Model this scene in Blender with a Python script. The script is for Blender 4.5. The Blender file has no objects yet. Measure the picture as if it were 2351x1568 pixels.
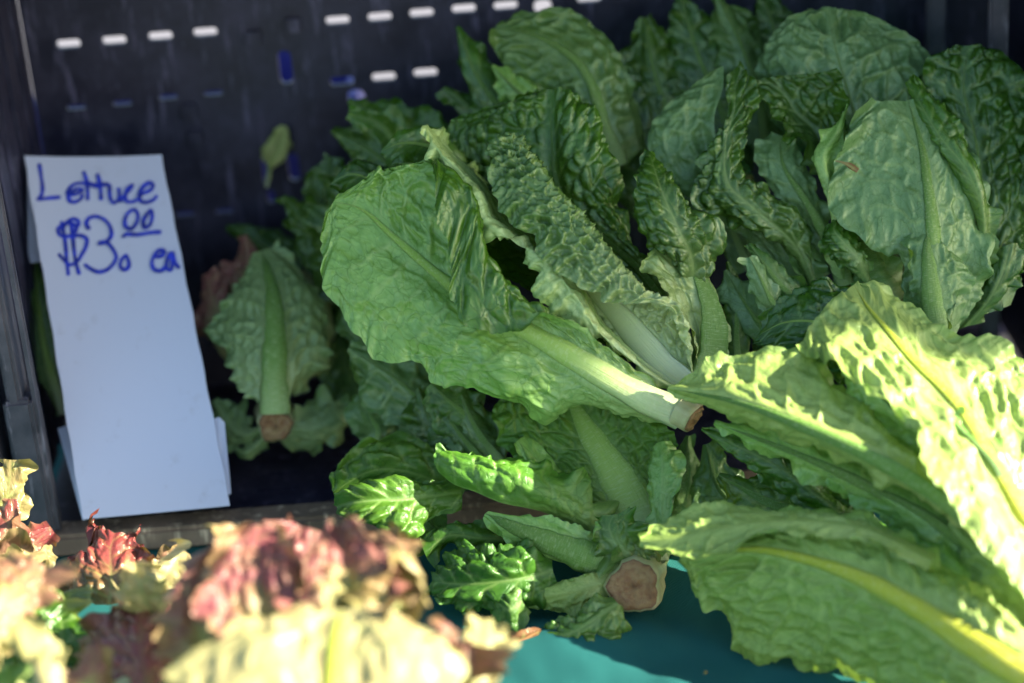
import bpy, bmesh, math, random
import numpy as np
from mathutils import Vector, Matrix

S = bpy.context.scene
COL = S.collection
# ------------------------------------------------------------------ camera
PITCH, ROLL = math.radians(25), math.radians(4.3)
CAM = np.array([0.0, 0.0, 0.806])
FWD = np.array([0, math.cos(PITCH), -math.sin(PITCH)])
R0 = np.array([1.0, 0, 0]); U0 = np.array([0, math.sin(PITCH), math.cos(PITCH)])
RGT = math.cos(ROLL) * R0 - math.sin(ROLL) * U0
UPV = math.sin(ROLL) * R0 + math.cos(ROLL) * U0
FPX = 2351 * 75 / 36
cam_d = bpy.data.cameras.new('camera'); cam = bpy.data.objects.new('camera', cam_d); COL.objects.link(cam)
m = Matrix.Identity(4)
for i in range(3):
    m[i][0], m[i][1], m[i][2], m[i][3] = RGT[i], UPV[i], -FWD[i], CAM[i]
cam.matrix_world = m
cam_d.lens = 75; cam_d.sensor_width = 36; cam_d.clip_start = 0.05; cam_d.clip_end = 200
cam_d.dof.use_dof = True; cam_d.dof.focus_distance = 1.50; cam_d.dof.aperture_fstop = 2.0
S.camera = cam
# ------------------------------------------------------------------ light
SUN = Vector((0.905, -0.145, 0.485)).normalized()      # towards the sun
w = bpy.data.worlds.new('World'); S.world = w; w.use_nodes = True
nt = w.node_tree; bg = nt.nodes['Background']
sky = nt.nodes.new('ShaderNodeTexSky'); sky.sky_type = 'NISHITA'; sky.sun_disc = False; sky.dust_density = 1.2
sky.sun_elevation = math.asin(SUN.z); sky.sun_rotation = math.atan2(SUN.x, SUN.y)
nt.links.new(sky.outputs[0], bg.inputs[0]); bg.inputs[1].default_value = 0.078
sl = bpy.data.lights.new('sun', 'SUN'); sl.energy = 5.0; sl.angle = math.radians(0.5); sl.color = (1, .93, .8)
so = bpy.data.objects.new('sun', sl); COL.objects.link(so)
so.rotation_euler = SUN.to_track_quat('Z', 'Y').to_euler(); so.location = SUN * 3
S.view_settings.view_transform = 'Standard'; S.view_settings.look = 'None'
S.view_settings.exposure = 2.12; S.view_settings.gamma = 1.0
S.render.engine = 'CYCLES'
S.cycles.max_bounces = 7; S.cycles.transparent_max_bounces = 8
try: S.cycles.use_denoising = True
except Exception: pass

# ------------------------------------------------------------------ points
def P(x, y, d):                     # picture spot (2351 px wide) at a distance of 150+d cm
    z = 1.5 + d / 100
    return CAM + z * (FWD + (x - 1175.5) / FPX * RGT + (784 - y) / FPX * UPV)
def ray(x, y):
    return FWD + (x - 1175.5) / FPX * RGT + (784 - y) / FPX * UPV
def onY(x, y, Y):
    r = ray(x, y); return CAM + r * (Y / r[1])
def onZ(x, y, Z):
    r = ray(x, y); return CAM + r * ((Z - CAM[2]) / r[2])
FR = {'D': (0, 0, 1), 'T': (717.4, 0, .3662), 'C': (717.4, 459.2, .3906), 'R': (1434.9, 0, .3896),
      'B': (717.4, 956.2, .3906), 'M': (1434.9, 574, .3896), 'Q': (1434.9, 957.4, .3896),
      'L': (0, 1033.1, .3418), 'K': (0, 536, .3418), 'J': (0, 0, .3418)}

# ------------------------------------------------------------------ objects
def link(name, me, parent=None, mat=None, label=None, cat=None, group=None, kind=None):
    o = bpy.data.objects.new(name, me); COL.objects.link(o)
    if me is not None and mat is not None and len(me.materials) == 0: me.materials.append(mat)
    if parent is not None: o.parent = parent
    tag(o, label, cat, group, kind); return o
def tag(o, label=None, cat=None, group=None, kind=None):
    if label: o['label'] = label
    if cat: o['category'] = cat
    if group: o['group'] = group
    if kind: o['kind'] = kind
def thing(name, label, cat, loc, group=None):
    o = link(name, None, None, None, label, cat, group); o.location = loc; o.empty_display_size = .02
    o['_loc'] = list(map(float, loc)); return o
def origin(parent):
    if parent is None: return np.zeros(3)
    return origin(parent.parent) + np.array(parent.location)
def pymesh(name, verts, faces, parent=None, mat=None, smooth=False, **kw):
    off = origin(parent)
    me = bpy.data.meshes.new(name); me.from_pydata([tuple(np.array(v) - off) for v in verts], [], faces); me.update()
    if smooth: me.polygons.foreach_set('use_smooth', [True] * len(me.polygons))
    return link(name, me, parent, mat, **kw)
def bevel_box(name, lo, hi, parent, mat, bev=.002, **kw):
    bm = bmesh.new(); bmesh.ops.create_cube(bm, size=1)
    lo = np.array(lo, float); hi = np.array(hi, float); off = origin(parent)
    for v in bm.verts: v.co = Vector((lo + hi) / 2 - off + np.array(v.co) * (hi - lo))
    if bev: bmesh.ops.bevel(bm, geom=bm.edges[:], offset=bev, segments=2, affect='EDGES')
    me = bpy.data.meshes.new(name); bm.to_mesh(me); bm.free()
    return link(name, me, parent, mat, **kw)

# ------------------------------------------------------------------ materials
def newmat(name):
    m = bpy.data.materials.new(name); m.use_nodes = True
    return m, m.node_tree, m.node_tree.nodes, m.node_tree.links
class G:                                   # small node helper
    def __init__(s, nt): s.nt = nt; s.n = nt.nodes; s.l = nt.links
    def put(s, sock, v):
        if hasattr(v, 'is_linked') or hasattr(v, 'links'): s.l.new(v, sock)
        elif isinstance(v, (tuple, list)) and len(v) == 3 and sock.type == 'RGBA': sock.default_value = (*v, 1)
        else: sock.default_value = v
    def mix(s, f, a, b, mode='MIX'):
        n = s.n.new('ShaderNodeMix'); n.data_type = 'RGBA'; n.blend_type = mode
        s.put(n.inputs[0], f); s.put(n.inputs[6], a); s.put(n.inputs[7], b); return n.outputs[2]
    def math(s, op, a, b=0.0, clamp=False):
        n = s.n.new('ShaderNodeMath'); n.operation = op; n.use_clamp = clamp
        s.put(n.inputs[0], a); s.put(n.inputs[1], b); return n.outputs[0]
    def noise(s, vec, scale, detail=3, rough=.5):
        n = s.n.new('ShaderNodeTexNoise'); s.put(n.inputs['Vector'], vec); n.inputs['Scale'].default_value = scale
        n.inputs['Detail'].default_value = detail; n.inputs['Roughness'].default_value = rough; return n.outputs['Fac']
    def ramp(s, f, stops):
        n = s.n.new('ShaderNodeValToRGB'); s.put(n.inputs[0], f)
        while len(n.color_ramp.elements) < len(stops): n.color_ramp.elements.new(.5)
        for e, (p, c) in zip(n.color_ramp.elements, stops):
            e.position = p; e.color = (*c, 1) if isinstance(c, (tuple, list)) else (c, c, c, 1)
        return n.outputs[0]
    def bump(s, h, strength, dist):
        n = s.n.new('ShaderNodeBump'); s.put(n.inputs['Height'], h); n.inputs['Strength'].default_value = strength
        n.inputs['Distance'].default_value = dist; return n.outputs[0]

def leaf_mat(name, top0, top1, under, pale, redc, rough=.34, trans=.28, spec=.5, yel=.3):
    m, nt, n, l = newmat(name); g = G(nt); b = n['Principled BSDF']; out = n['Material Output']
    at = n.new('ShaderNodeAttribute'); at.attribute_name = 'lf'
    sep = n.new('ShaderNodeSeparateColor'); l.new(at.outputs['Color'], sep.inputs[0])
    vein, fine, pal, red = sep.outputs[0], sep.outputs[1], sep.outputs[2], at.outputs['Alpha']
    uv = n.new('ShaderNodeUVMap').outputs[0]
    geo = n.new('ShaderNodeNewGeometry'); back = geo.outputs['Backfacing']
    oi = n.new('ShaderNodeObjectInfo').outputs['Random']
    uv2 = n.new('ShaderNodeUVMap'); uv2.uv_map = 'VeinMap'
    dn = n.new('ShaderNodeTexNoise'); l.new(uv2.outputs[0], dn.inputs['Vector']); dn.inputs['Scale'].default_value = .9; dn.inputs['Detail'].default_value = 3
    dv_ = n.new('ShaderNodeVectorMath'); dv_.operation = 'MULTIPLY_ADD'; l.new(dn.outputs['Color'], dv_.inputs[0]); dv_.inputs[1].default_value = (.9, .9, 0); l.new(uv2.outputs[0], dv_.inputs[2])
    ve = n.new('ShaderNodeTexVoronoi'); ve.feature = 'DISTANCE_TO_EDGE'; l.new(dv_.outputs[0], ve.inputs['Vector']); ve.inputs['Scale'].default_value = 1.0; ve.inputs['Randomness'].default_value = .9
    net = g.ramp(ve.outputs['Distance'], [(.0, 1), (.022, .8), (.05, 0)])
    ve2 = n.new('ShaderNodeTexVoronoi'); ve2.feature = 'DISTANCE_TO_EDGE'; l.new(dv_.outputs[0], ve2.inputs['Vector']); ve2.inputs['Scale'].default_value = 2.7
    net2 = g.ramp(ve2.outputs['Distance'], [(.0, .3), (.05, 0)])
    net = g.math('MAXIMUM', net, net2)
    net = g.math('MULTIPLY', net, g.math('SUBTRACT', 1.0, g.math('MULTIPLY', pal, .75, True)))
    net = g.math('MULTIPLY', net, g.ramp(g.noise(uv, .45, 3, .6), [(.35, .35), (.65, 1)]))
    mott = g.ramp(g.noise(uv, .55, 4, .6), [(.3, 0), (.7, 1)])
    top = g.mix(mott, top0, top1)
    und = g.mix(g.math('MULTIPLY', mott, .5), under, tuple(c * .72 for c in under))
    c = g.mix(back, top, und)
    c = g.mix(g.math('MULTIPLY', oi, .20), c, (.17, .28, .03))
    c = g.mix(g.math('MULTIPLY', pal, .95, True), c, pale)
    redm = g.math('MULTIPLY', red, g.ramp(g.noise(uv, .8, 5, .65), [(.25, .65), (.55, 1)]), True)
    c = g.mix(redm, c, redc)
    c = g.mix(g.math('ADD', g.math('MULTIPLY', fine, .40), g.math('MULTIPLY', net, .55), True), c, g.mix(1.0, c, (.34, .50, .24), 'MULTIPLY'))
    c = g.mix(g.math('MULTIPLY', vein, g.math('SUBTRACT', .6, g.math('MULTIPLY', red, .4))), c, g.mix(.5, c, (.36, .50, .14)))
    # specks and small brown blemishes
    spk = n.new('ShaderNodeTexVoronoi'); l.new(uv, spk.inputs['Vector']); spk.inputs['Scale'].default_value = .9
    sp = g.ramp(spk.outputs['Distance'], [(.0, 1), (.035, .7), (.06, 0)])
    c = g.mix(g.math('MULTIPLY', sp, .55), c, (.10, .055, .02))
    l.new(c, b.inputs['Base Color'])
    rn = g.ramp(g.noise(uv, .7, 4, .6), [(.3, rough - .05), (.7, rough + .12)])
    l.new(rn, b.inputs['Roughness']); b.inputs['Specular IOR Level'].default_value = spec; b.inputs['IOR'].default_value = 1.5; b.inputs['Specular Tint'].default_value = (.80, 1.0, .70, 1)
    h = g.math('ADD', g.math('MULTIPLY', g.noise(uv, 5.5, 4, .6), .5), g.math('MULTIPLY', net, -.7))
    nb = g.bump(h, .40, .0011); l.new(nb, b.inputs['Normal'])
    tr = n.new('ShaderNodeBsdfTranslucent'); l.new(g.mix(1.0, g.mix(yel, c, (.38, .56, .03)), (1.0, 1.0, .62), 'MULTIPLY'), tr.inputs[0])
    ms = n.new('ShaderNodeMixShader'); ms.inputs[0].default_value = trans
    l.new(b.outputs[0], ms.inputs[1]); l.new(tr.outputs[0], ms.inputs[2]); l.new(ms.outputs[0], out.inputs[0])
    return m
M = {}
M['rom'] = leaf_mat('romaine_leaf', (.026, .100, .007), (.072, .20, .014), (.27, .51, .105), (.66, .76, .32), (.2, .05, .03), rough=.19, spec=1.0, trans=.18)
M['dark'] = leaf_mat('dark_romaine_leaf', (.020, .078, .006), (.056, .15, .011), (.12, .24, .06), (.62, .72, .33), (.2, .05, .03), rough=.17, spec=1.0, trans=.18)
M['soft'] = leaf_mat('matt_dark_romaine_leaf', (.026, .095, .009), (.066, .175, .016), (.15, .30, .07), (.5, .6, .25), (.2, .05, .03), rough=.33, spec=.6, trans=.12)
M['grey'] = leaf_mat('matt_romaine_leaf', (.05, .15, .024), (.09, .21, .04), (.20, .36, .135), (.45, .57, .24), (.2, .05, .03), rough=.25, spec=1.0)
M['front'] = leaf_mat('soft_romaine_leaf', (.062, .185, .017), (.12, .28, .028), (.31, .47, .10), (.68, .68, .27), (.2, .05, .03), rough=.34, trans=.15, spec=.7)
M['crimson'] = leaf_mat('crimson_leaf_lettuce', (.17, .075, .03), (.26, .11, .06), (.2, .1, .05), (.5, .4, .2), (.25, .03, .045), rough=.24, trans=.12, spec=.8)
M['red'] = leaf_mat('red_leaf_lettuce', (.20, .22, .04), (.42, .37, .13), (.46, .42, .17), (.52, .43, .20), (.27, .075, .085), rough=.33, trans=.14, yel=.08)

def rib_mat(name, c0, c1, c2):
    m, nt, n, l = newmat(name); g = G(nt); b = n['Principled BSDF']; out = n['Material Output']
    uv = n.new('ShaderNodeUVMap').outputs[0]
    sp = n.new('ShaderNodeSeparateXYZ'); l.new(uv, sp.inputs[0])      # x: along 0..1, y: round
    mp = n.new('ShaderNodeMapping'); l.new(uv, mp.inputs[0]); mp.inputs['Scale'].default_value = (3, 26, 1)
    st = g.noise(mp.outputs[0], 2.0, 4, .6)
    mp2 = n.new('ShaderNodeMapping'); l.new(uv, mp2.inputs[0]); mp2.inputs['Scale'].default_value = (60, 5, 1)
    cr = g.noise(mp2.outputs[0], 2.0, 3, .6)
    c = g.ramp(sp.outputs[0], [(.0, c0), (.3, c1), (.9, c2)])
    sd = g.math('POWER', g.math('ABSOLUTE', g.math('COSINE', g.math('MULTIPLY', sp.outputs[1], 6.2832))), 3.0)
    c = g.mix(g.math('MULTIPLY', sd, g.ramp(sp.outputs[0], [(.1, .25), (.5, .75)])), c, g.mix(.5, c, (.10, .25, .03)))
    c = g.mix(g.math('MULTIPLY', st, .45), c, g.mix(1.0, c, (.62, .8, .45), 'MULTIPLY'))
    c = g.mix(g.math('MULTIPLY', g.ramp(cr, [(.5, 0), (.75, 1)]), .3), c, (.75, .82, .5))
    mp3 = n.new('ShaderNodeMapping'); l.new(uv, mp3.inputs[0]); mp3.inputs['Scale'].default_value = (60, 14, 1)
    spk = n.new('ShaderNodeTexVoronoi'); l.new(mp3.outputs[0], spk.inputs['Vector']); spk.inputs['Scale'].default_value = 1.0
    c = g.mix(g.math('MULTIPLY', g.ramp(spk.outputs['Distance'], [(0, 1), (.12, 0)]), .4), c, (.16, .08, .03))
    l.new(c, b.inputs['Base Color']); b.inputs['Roughness'].default_value = .5
    l.new(g.bump(g.math('ADD', st, g.math('MULTIPLY', cr, .4)), .7, .0014), b.inputs['Normal'])
    b.inputs['Subsurface Weight'].default_value = .25; b.inputs['Subsurface Radius'].default_value = (.006, .008, .003)
    b.inputs['Subsurface Scale'].default_value = .6
    return m
M['rib'] = rib_mat('pale_midrib', (.72, .76, .44), (.42, .58, .125), (.25, .43, .06))
M['ribwhite'] = rib_mat('white_midrib', (.84, .85, .66), (.72, .79, .42), (.40, .56, .14))
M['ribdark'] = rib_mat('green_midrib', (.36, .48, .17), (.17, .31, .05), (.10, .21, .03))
M['riby'] = rib_mat('yellow_midrib', (.64, .57, .06), (.52, .53, .035), (.42, .49, .035))

def cut_mat():
    m, nt, n, l = newmat('cut_stem_face'); g = G(nt); b = n['Principled BSDF']
    tc = n.new('ShaderNodeTexCoord').outputs['Object']
    f = g.noise(tc, 90, 5, .65)
    ra = n.new('ShaderNodeAttribute'); ra.attribute_name = 'rad'
    rw = g.math('ADD', ra.outputs['Fac'], g.math('MULTIPLY', g.math('SUBTRACT', g.noise(tc, 140, 4), .5), .35))
    c = g.ramp(f, [(.25, (.18, .065, .02)), (.42, (.34, .17, .06)), (.6, (.44, .28, .11)), (.78, (.28, .11, .045))])
    c = g.mix(g.ramp(rw, [(.0, .35), (.2, .1), (.5, .0), (.68, .3), (.78, .1), (.92, .3), (1.0, .8)]), c, (.13, .045, .015))
    l.new(c, b.inputs['Base Color']); b.inputs['Roughness'].default_value = .36
    l.new(g.bump(g.noise(tc, 160, 5, .7), 1.0, .003), b.inputs['Normal']); return m
M['cut'] = cut_mat()
def stem_mat():
    m, nt, n, l = newmat('stem_skin'); g = G(nt); b = n['Principled BSDF']
    tc = n.new('ShaderNodeTexCoord').outputs['Object']
    c = g.ramp(g.noise(tc, 60, 5, .6), [(.3, (.34, .30, .13)), (.5, (.46, .49, .22)), (.75, (.55, .50, .30))])
    c = g.mix(g.ramp(g.noise(tc, 35, 4, .6), [(.55, 0), (.7, .7)]), c, (.36, .16, .08))
    l.new(c, b.inputs['Base Color']); b.inputs['Roughness'].default_value = .4
    l.new(g.bump(g.noise(tc, 120, 4), .4, .001), b.inputs['Normal']); return m
M['stem'] = stem_mat()
def plain(name, col, rough=.5, bumpscale=None, bs=.2, bd=.001, var=.25, nscale=20):
    m, nt, n, l = newmat(name); g = G(nt); b = n['Principled BSDF']
    tc = n.new('ShaderNodeTexCoord').outputs['Object']
    l.new(g.mix(g.ramp(g.noise(tc, nscale, 5, .6), [(.3, 0), (.7, 1)]), tuple(c * (1 - var) for c in col), tuple(min(1, c * (1 + var)) for c in col)), b.inputs['Base Color'])
    b.inputs['Roughness'].default_value = rough
    if bumpscale: l.new(g.bump(g.noise(tc, bumpscale, 5, .6), bs, bd), b.inputs['Normal'])
    return m
# ------------------------------------------------------------------ leaf builder
def cr_sample(pts, n, sub=24):
    """smooth curve through pts, n samples at equal arc length"""
    p = np.array(pts, float)
    if len(p) == 2: p = np.array([p[0], (p[0] + p[1]) / 2, p[1]])
    q = np.vstack([2 * p[0] - p[1], p, 2 * p[-1] - p[-2]])
    out = []
    for i in range(len(p) - 1):
        p0, p1, p2, p3 = q[i], q[i + 1], q[i + 2], q[i + 3]
        d01 = max(np.linalg.norm(p1 - p0), 1e-6) ** .5; d12 = max(np.linalg.norm(p2 - p1), 1e-6) ** .5; d23 = max(np.linalg.norm(p3 - p2), 1e-6) ** .5
        m1 = (p1 - p0) / d01 - (p2 - p0) / (d01 + d12) + (p2 - p1) / d12
        m2 = (p2 - p1) / d12 - (p3 - p1) / (d12 + d23) + (p3 - p2) / d23
        m1 *= d12; m2 *= d12
        t = np.linspace(0, 1, sub, endpoint=False)[:, None]
        out.append((2 * t**3 - 3 * t**2 + 1) * p1 + (t**3 - 2 * t**2 + t) * m1 + (-2 * t**3 + 3 * t**2) * p2 + (t**3 - t**2) * m2)
    out = np.vstack(out + [p[-1:]])
    s = np.concatenate([[0], np.cumsum(np.linalg.norm(np.diff(out, axis=0), axis=1))]); s /= max(s[-1], 1e-9)
    u = np.linspace(0, 1, n)
    return np.stack([np.interp(u, s, out[:, k]) for k in range(3)], 1)
def h2(i, j, seed):
    v = np.sin(i * 127.1 + j * 311.7 + seed * 74.7) * 43758.5453
    w_ = np.sin(i * 269.5 + j * 183.3 + seed * 113.5) * 43758.5453
    return v - np.floor(v), w_ - np.floor(w_)
def vor(x, y, seed, jit=.8):
    ix = np.floor(x); iy = np.floor(y)
    f1 = np.full(x.shape, 9.0); f2 = np.full(x.shape, 9.0); hh = np.zeros(x.shape)
    for di in (-1, 0, 1):
        for dj in (-1, 0, 1):
            a, b = h2(ix + di, iy + dj, seed)
            d = np.hypot(ix + di + .5 + jit * (a - .5) - x, iy + dj + .5 + jit * (b - .5) - y)
            n1 = d < f1
            f2 = np.where(n1, f1, np.minimum(f2, d)); hh = np.where(n1, a, hh); f1 = np.where(n1, d, f1)
    return f1, f2, hh
def vn(x, y, seed):
    ix = np.floor(x); iy = np.floor(y); fx = x - ix; fy = y - iy
    fx = fx * fx * (3 - 2 * fx); fy = fy * fy * (3 - 2 * fy)
    a = h2(ix, iy, seed)[0]; b = h2(ix + 1, iy, seed)[0]; c = h2(ix, iy + 1, seed)[0]; d = h2(ix + 1, iy + 1, seed)[0]
    return ((a * (1 - fx) + b * fx) * (1 - fy) + (c * (1 - fx) + d * fx) * fy) * 2 - 1
def fbm(x, y, seed):
    return vn(x, y, seed) + .5 * vn(x * 2.1, y * 2.1, seed + 3) + .25 * vn(x * 4.3, y * 4.3, seed + 7)
def sm(x, a, b):
    t = np.clip((x - a) / (b - a), 0, 1); return t * t * (3 - 2 * t)

def fill_d(c, fr):
    ox, oy, sc = FR[fr]
    d = [p[2] if len(p) > 2 else None for p in c]
    idx = [i for i, v in enumerate(d) if v is not None]
    dd = np.interp(range(len(c)), idx, [d[i] for i in idx])
    return [P(ox + p[0] * sc, oy + p[1] * sc, q) for p, q in zip(c, dd)]

LCOUNT = [0]
def leaf(parent, curves, rib=1, side=1, mat='rom', ribm='rib', fr='D', res=1.6, bl=.16, sp=1.9, frill=.35, ff=1.0, teeth=.25,
         pale=.8, palew=2.5, ribw=(1.0, .25), red=0., redbase=.35, fine=1.0, world=False, seed=None, norib=False, wrinkle=.25, name='leaf', label=None, blr=1., bll=1., pall=0., redge=0., ps=.42):
    """curves: lines from base to tip, ordered across the leaf; curves[rib] carries the midrib.  cm units for options"""
    LCOUNT[0] += 1; seed = LCOUNT[0] if seed is None else seed
    C = [cr_sample(c if world else fill_d(c, fr), 160) for c in curves]
    K = len(C)
    A = np.stack(C, 1)                                        # 160,K,3
    seg = np.linalg.norm(np.diff(A, axis=1), axis=2)          # 160,K-1
    ln = np.linalg.norm(np.diff(C[rib], axis=0), axis=1).sum()
    wd = seg.sum(1).max()
    nu = int(np.clip(ln / (res * .001), 24, 330)); nv = int(np.clip(wd / (res * .001), 16, 300))
    iu = np.linspace(0, 159, nu); i0 = np.clip(np.floor(iu).astype(int), 0, 158); f = (iu - i0)[:, None, None]
    A = A[i0] * (1 - f) + A[i0 + 1] * f
    kn = np.concatenate([[0], np.cumsum(seg.mean(0) + 1e-5)]); kn /= kn[-1]
    tv = np.linspace(0, 1, nv)
    # hermite across
    T = np.zeros_like(A)
    for k in range(K):
        if 0 < k < K - 1:
            d0 = (A[:, k] - A[:, k - 1]) / (kn[k] - kn[k - 1]); d1 = (A[:, k + 1] - A[:, k]) / (kn[k + 1] - kn[k])
            h0 = kn[k] - kn[k - 1]; h1 = kn[k + 1] - kn[k]
            T[:, k] = (d0 * h1 + d1 * h0) / (h0 + h1)
    T[:, 0] = (A[:, 1] - A[:, 0]) / (kn[1] - kn[0]) * 1.5 - T[:, 1] * .5 if K > 2 else (A[:, 1] - A[:, 0])
    T[:, -1] = (A[:, -1] - A[:, -2]) / (kn[-1] - kn[-2]) * 1.5 - T[:, -2] * .5 if K > 2 else (A[:, 1] - A[:, 0])
    k0 = np.clip(np.searchsorted(kn, tv, 'right') - 1, 0, K - 2); h = (kn[k0 + 1] - kn[k0]); t = ((tv - kn[k0]) / h)
    t_ = t[None, :, None]; hh = h[None, :, None]
    Sx = (2 * t_**3 - 3 * t_**2 + 1) * A[:, k0] + (t_**3 - 2 * t_**2 + t_) * T[:, k0] * hh + (-2 * t_**3 + 3 * t_**2) * A[:, k0 + 1] + (t_**3 - t_**2) * T[:, k0 + 1] * hh
    du = np.gradient(Sx, axis=0); dv = np.gradient(Sx, axis=1)
    N = np.cross(du, dv); N /= (np.linalg.norm(N, axis=2, keepdims=True) + 1e-12)
    jr = int(np.argmin(abs(tv - kn[rib])))
    view = Sx - CAM
    a0, a1 = max(0, jr - nv // 8), min(nv, jr + nv // 8 + 1)
    facing = -(N * view).sum(2)[nu // 5:, a0:a1].mean()
    sgn = side * (1 if facing > 0 else -1)
    N = N * sgn                                                # points out of the leaf's upper side
    # cm coordinates
    dl = np.linalg.norm(np.diff(Sx, axis=1), axis=2); b = np.concatenate([np.zeros((nu, 1)), np.cumsum(dl, 1)], 1)
    W = b[:, -1:]; b = (b - b[:, jr:jr + 1]) * 100
    al = np.concatenate([[0], np.cumsum(np.linalg.norm(np.diff(Sx[:, jr], axis=0), axis=1))]) * 100
    Lr = al[-1]; s = (al / Lr)[:, None] + 0 * b; a = al[:, None] + 0 * b
    aloc = np.concatenate([np.zeros((1, nv)), np.cumsum(np.linalg.norm(np.diff(Sx, axis=0), axis=2), 0)], 0) * 100
    a = .3 * a + .7 * aloc
    B = abs(b); right = (b > 0) * 1.0
    half = np.where(b > 0, b[:, -1:], -b[:, :1]) + .05
    e = np.clip(B / half, 0, 1)                                # 0 rib .. 1 edge
    # veins
    wx = fbm(a * .35 + seed * 3.1, b * .35, seed); wy = fbm(a * .35 + 40, b * .35 + seed, seed + 1)
    q = (a - .75 * B + .055 * B * B + .55 * wx) / sp + right * .5
    yy = (B + .35 * wy) / (sp * .62)
    f1, f2, hc = vor(q, yy + right * 50, seed, .8)
    ed = f2 - f1
    f1b, f2b, hb = vor(q * 3.1 + 7, yy * 2.6, seed + 5, .95)
    edb = f2b - f1b
    prim = 1 - sm(abs(q - np.round(q)), .02, .07 + .05 * (1 - e))
    prim = np.maximum(prim * (1 - sm(e, .45, .9)), 0)
    v1 = 1 - sm(ed, .02, .13); v2 = 1 - sm(edb, .04, .26)
    ctr = np.exp(-(B / (.05 + .09 * (1 - s))) ** 2) * (1 - sm(s, .8, 1.))
    rbh = 0 if norib else .5 * (ribw[1] * .12 + (ribw[0] - ribw[1] * .12) * (1 - s) ** 1.25 + ribw[1] * s * (1 - s) * 1.2)
    off = sm(np.maximum(B - .8 * rbh, 0), .1, .9) * sm(s, .02, .22) * (1 - .6 * sm(e, .85, 1.0))
    hgt = bl * off * (1 + .55 * vn(a * .28 + 5, b * .28, seed + 41)) * ((sm(ed, .0, .55) * (.55 + .8 * hc)) + .32 * sm(edb, 0, .6) * (.4 + hb) - .45 - .35 * prim)
    hgt *= np.where(b > 0, blr, bll)
    hgt += wrinkle * off * (fbm(a * .16 + seed, b * .22, seed + 11)) * .9
    # frilled rim
    cap = sm(s, .88, 1.0); ee = np.maximum(sm(e, .55, 1.0), 0)
    ph = fbm(a * .33 * ff + seed * 1.7, right * 37 + b * .03, seed + 21)
    ph2 = fbm(a * .95 * ff + seed * 2.3, right * 61 + b * .05, seed + 23)
    taper = sm(s, .0, .12)
    hgt += 1.75 * frill * taper * ee * (ph + .85 * ph2 * ee)
    if norib: hgt -= .06 * np.exp(-(B / .2) ** 2)
    Dn = dv / (np.linalg.norm(dv, axis=2, keepdims=True) + 1e-9) * np.sign(b)[..., None]
    jag = teeth * sm(e, .7, 1.0) * taper * (1.1 * vn(a * .5 * ff, right * 9, seed + 30) + .6 * vn(a * 1.3 * ff, right * 9, seed + 31) + .75 * abs(vn(a * 2.4, right * 5, seed + 33)) * (.5 + .5 * vn(a * .4, right * 7, seed + 35)) - .2) 
    Vt = Sx + N * (hgt * .01)[..., None] + Dn * (jag * .01)[..., None]
    # colours
    pl = pale * (np.exp(-(B / (palew * (1.15 - s))) ** 1.5) * .55 * (1 - sm(s, .25, .95)) + (1 - sm(s, .05, ps)) * .75)
    pl = pl + pall * (1 - .5 * sm(e, .8, 1.))
    rd = red * sm(s + .35 * e + .12 * wx, redbase, redbase + .35) if red else 0 * s
    rd = rd * (1 - redge * sm(e + .2 * wx, .72, .98)); pl = pl + redge * .8 * sm(e + .2 * wx, .75, 1.)
    lf = np.stack([np.clip(np.maximum(prim * .9, ctr), 0, 1), np.clip(np.maximum(v1 * .8, v2 * .55) * fine, 0, 1), np.clip(pl, 0, 1), np.clip(rd, 0, 1)], 2).reshape(-1, 4)
    off3 = origin(parent)
    V = (Vt.reshape(-1, 3) - off3)
    idx = np.arange(nu * nv).reshape(nu, nv)
    Fq = np.stack([idx[:-1, :-1], idx[1:, :-1], idx[1:, 1:], idx[:-1, 1:]], 2).reshape(-1, 4)
    if sgn < 0: Fq = Fq[:, ::-1]
    me = bpy.data.meshes.new(name)
    me.vertices.add(len(V)); me.vertices.foreach_set('co', V.astype(np.float32).ravel())
    me.loops.add(len(Fq) * 4); me.loops.foreach_set('vertex_index', Fq.astype(np.int32).ravel())
    me.polygons.add(len(Fq)); me.polygons.foreach_set('loop_start', np.arange(0, len(Fq) * 4, 4, dtype=np.int32))
    me.polygons.foreach_set('use_smooth', np.ones(len(Fq), bool))
    me.update(calc_edges=True)
    ca = me.attributes.new('lf', 'FLOAT_COLOR', 'POINT'); ca.data.foreach_set('color', lf.astype(np.float32).ravel())
    uvl = me.uv_layers.new(name='UVMap'); UV = np.stack([a + seed * 17, b], 2).reshape(-1, 2)[Fq.ravel()]
    uvl.data.foreach_set('uv', UV.astype(np.float32).ravel())
    uv2 = me.uv_layers.new(name='VeinMap'); UV = np.stack([q * 2.3 + 7 + seed * 31, yy * 2.0 + right * 130], 2).reshape(-1, 2)[Fq.ravel()]
    uv2.data.foreach_set('uv', UV.astype(np.float32).ravel())
    me.materials.append(M[mat])
    o = link(name, me, parent, label=label)
    if not norib:
        add_rib(o, Sx[:, jr], N[:, jr], ribw, ribm)
    return o

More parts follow.
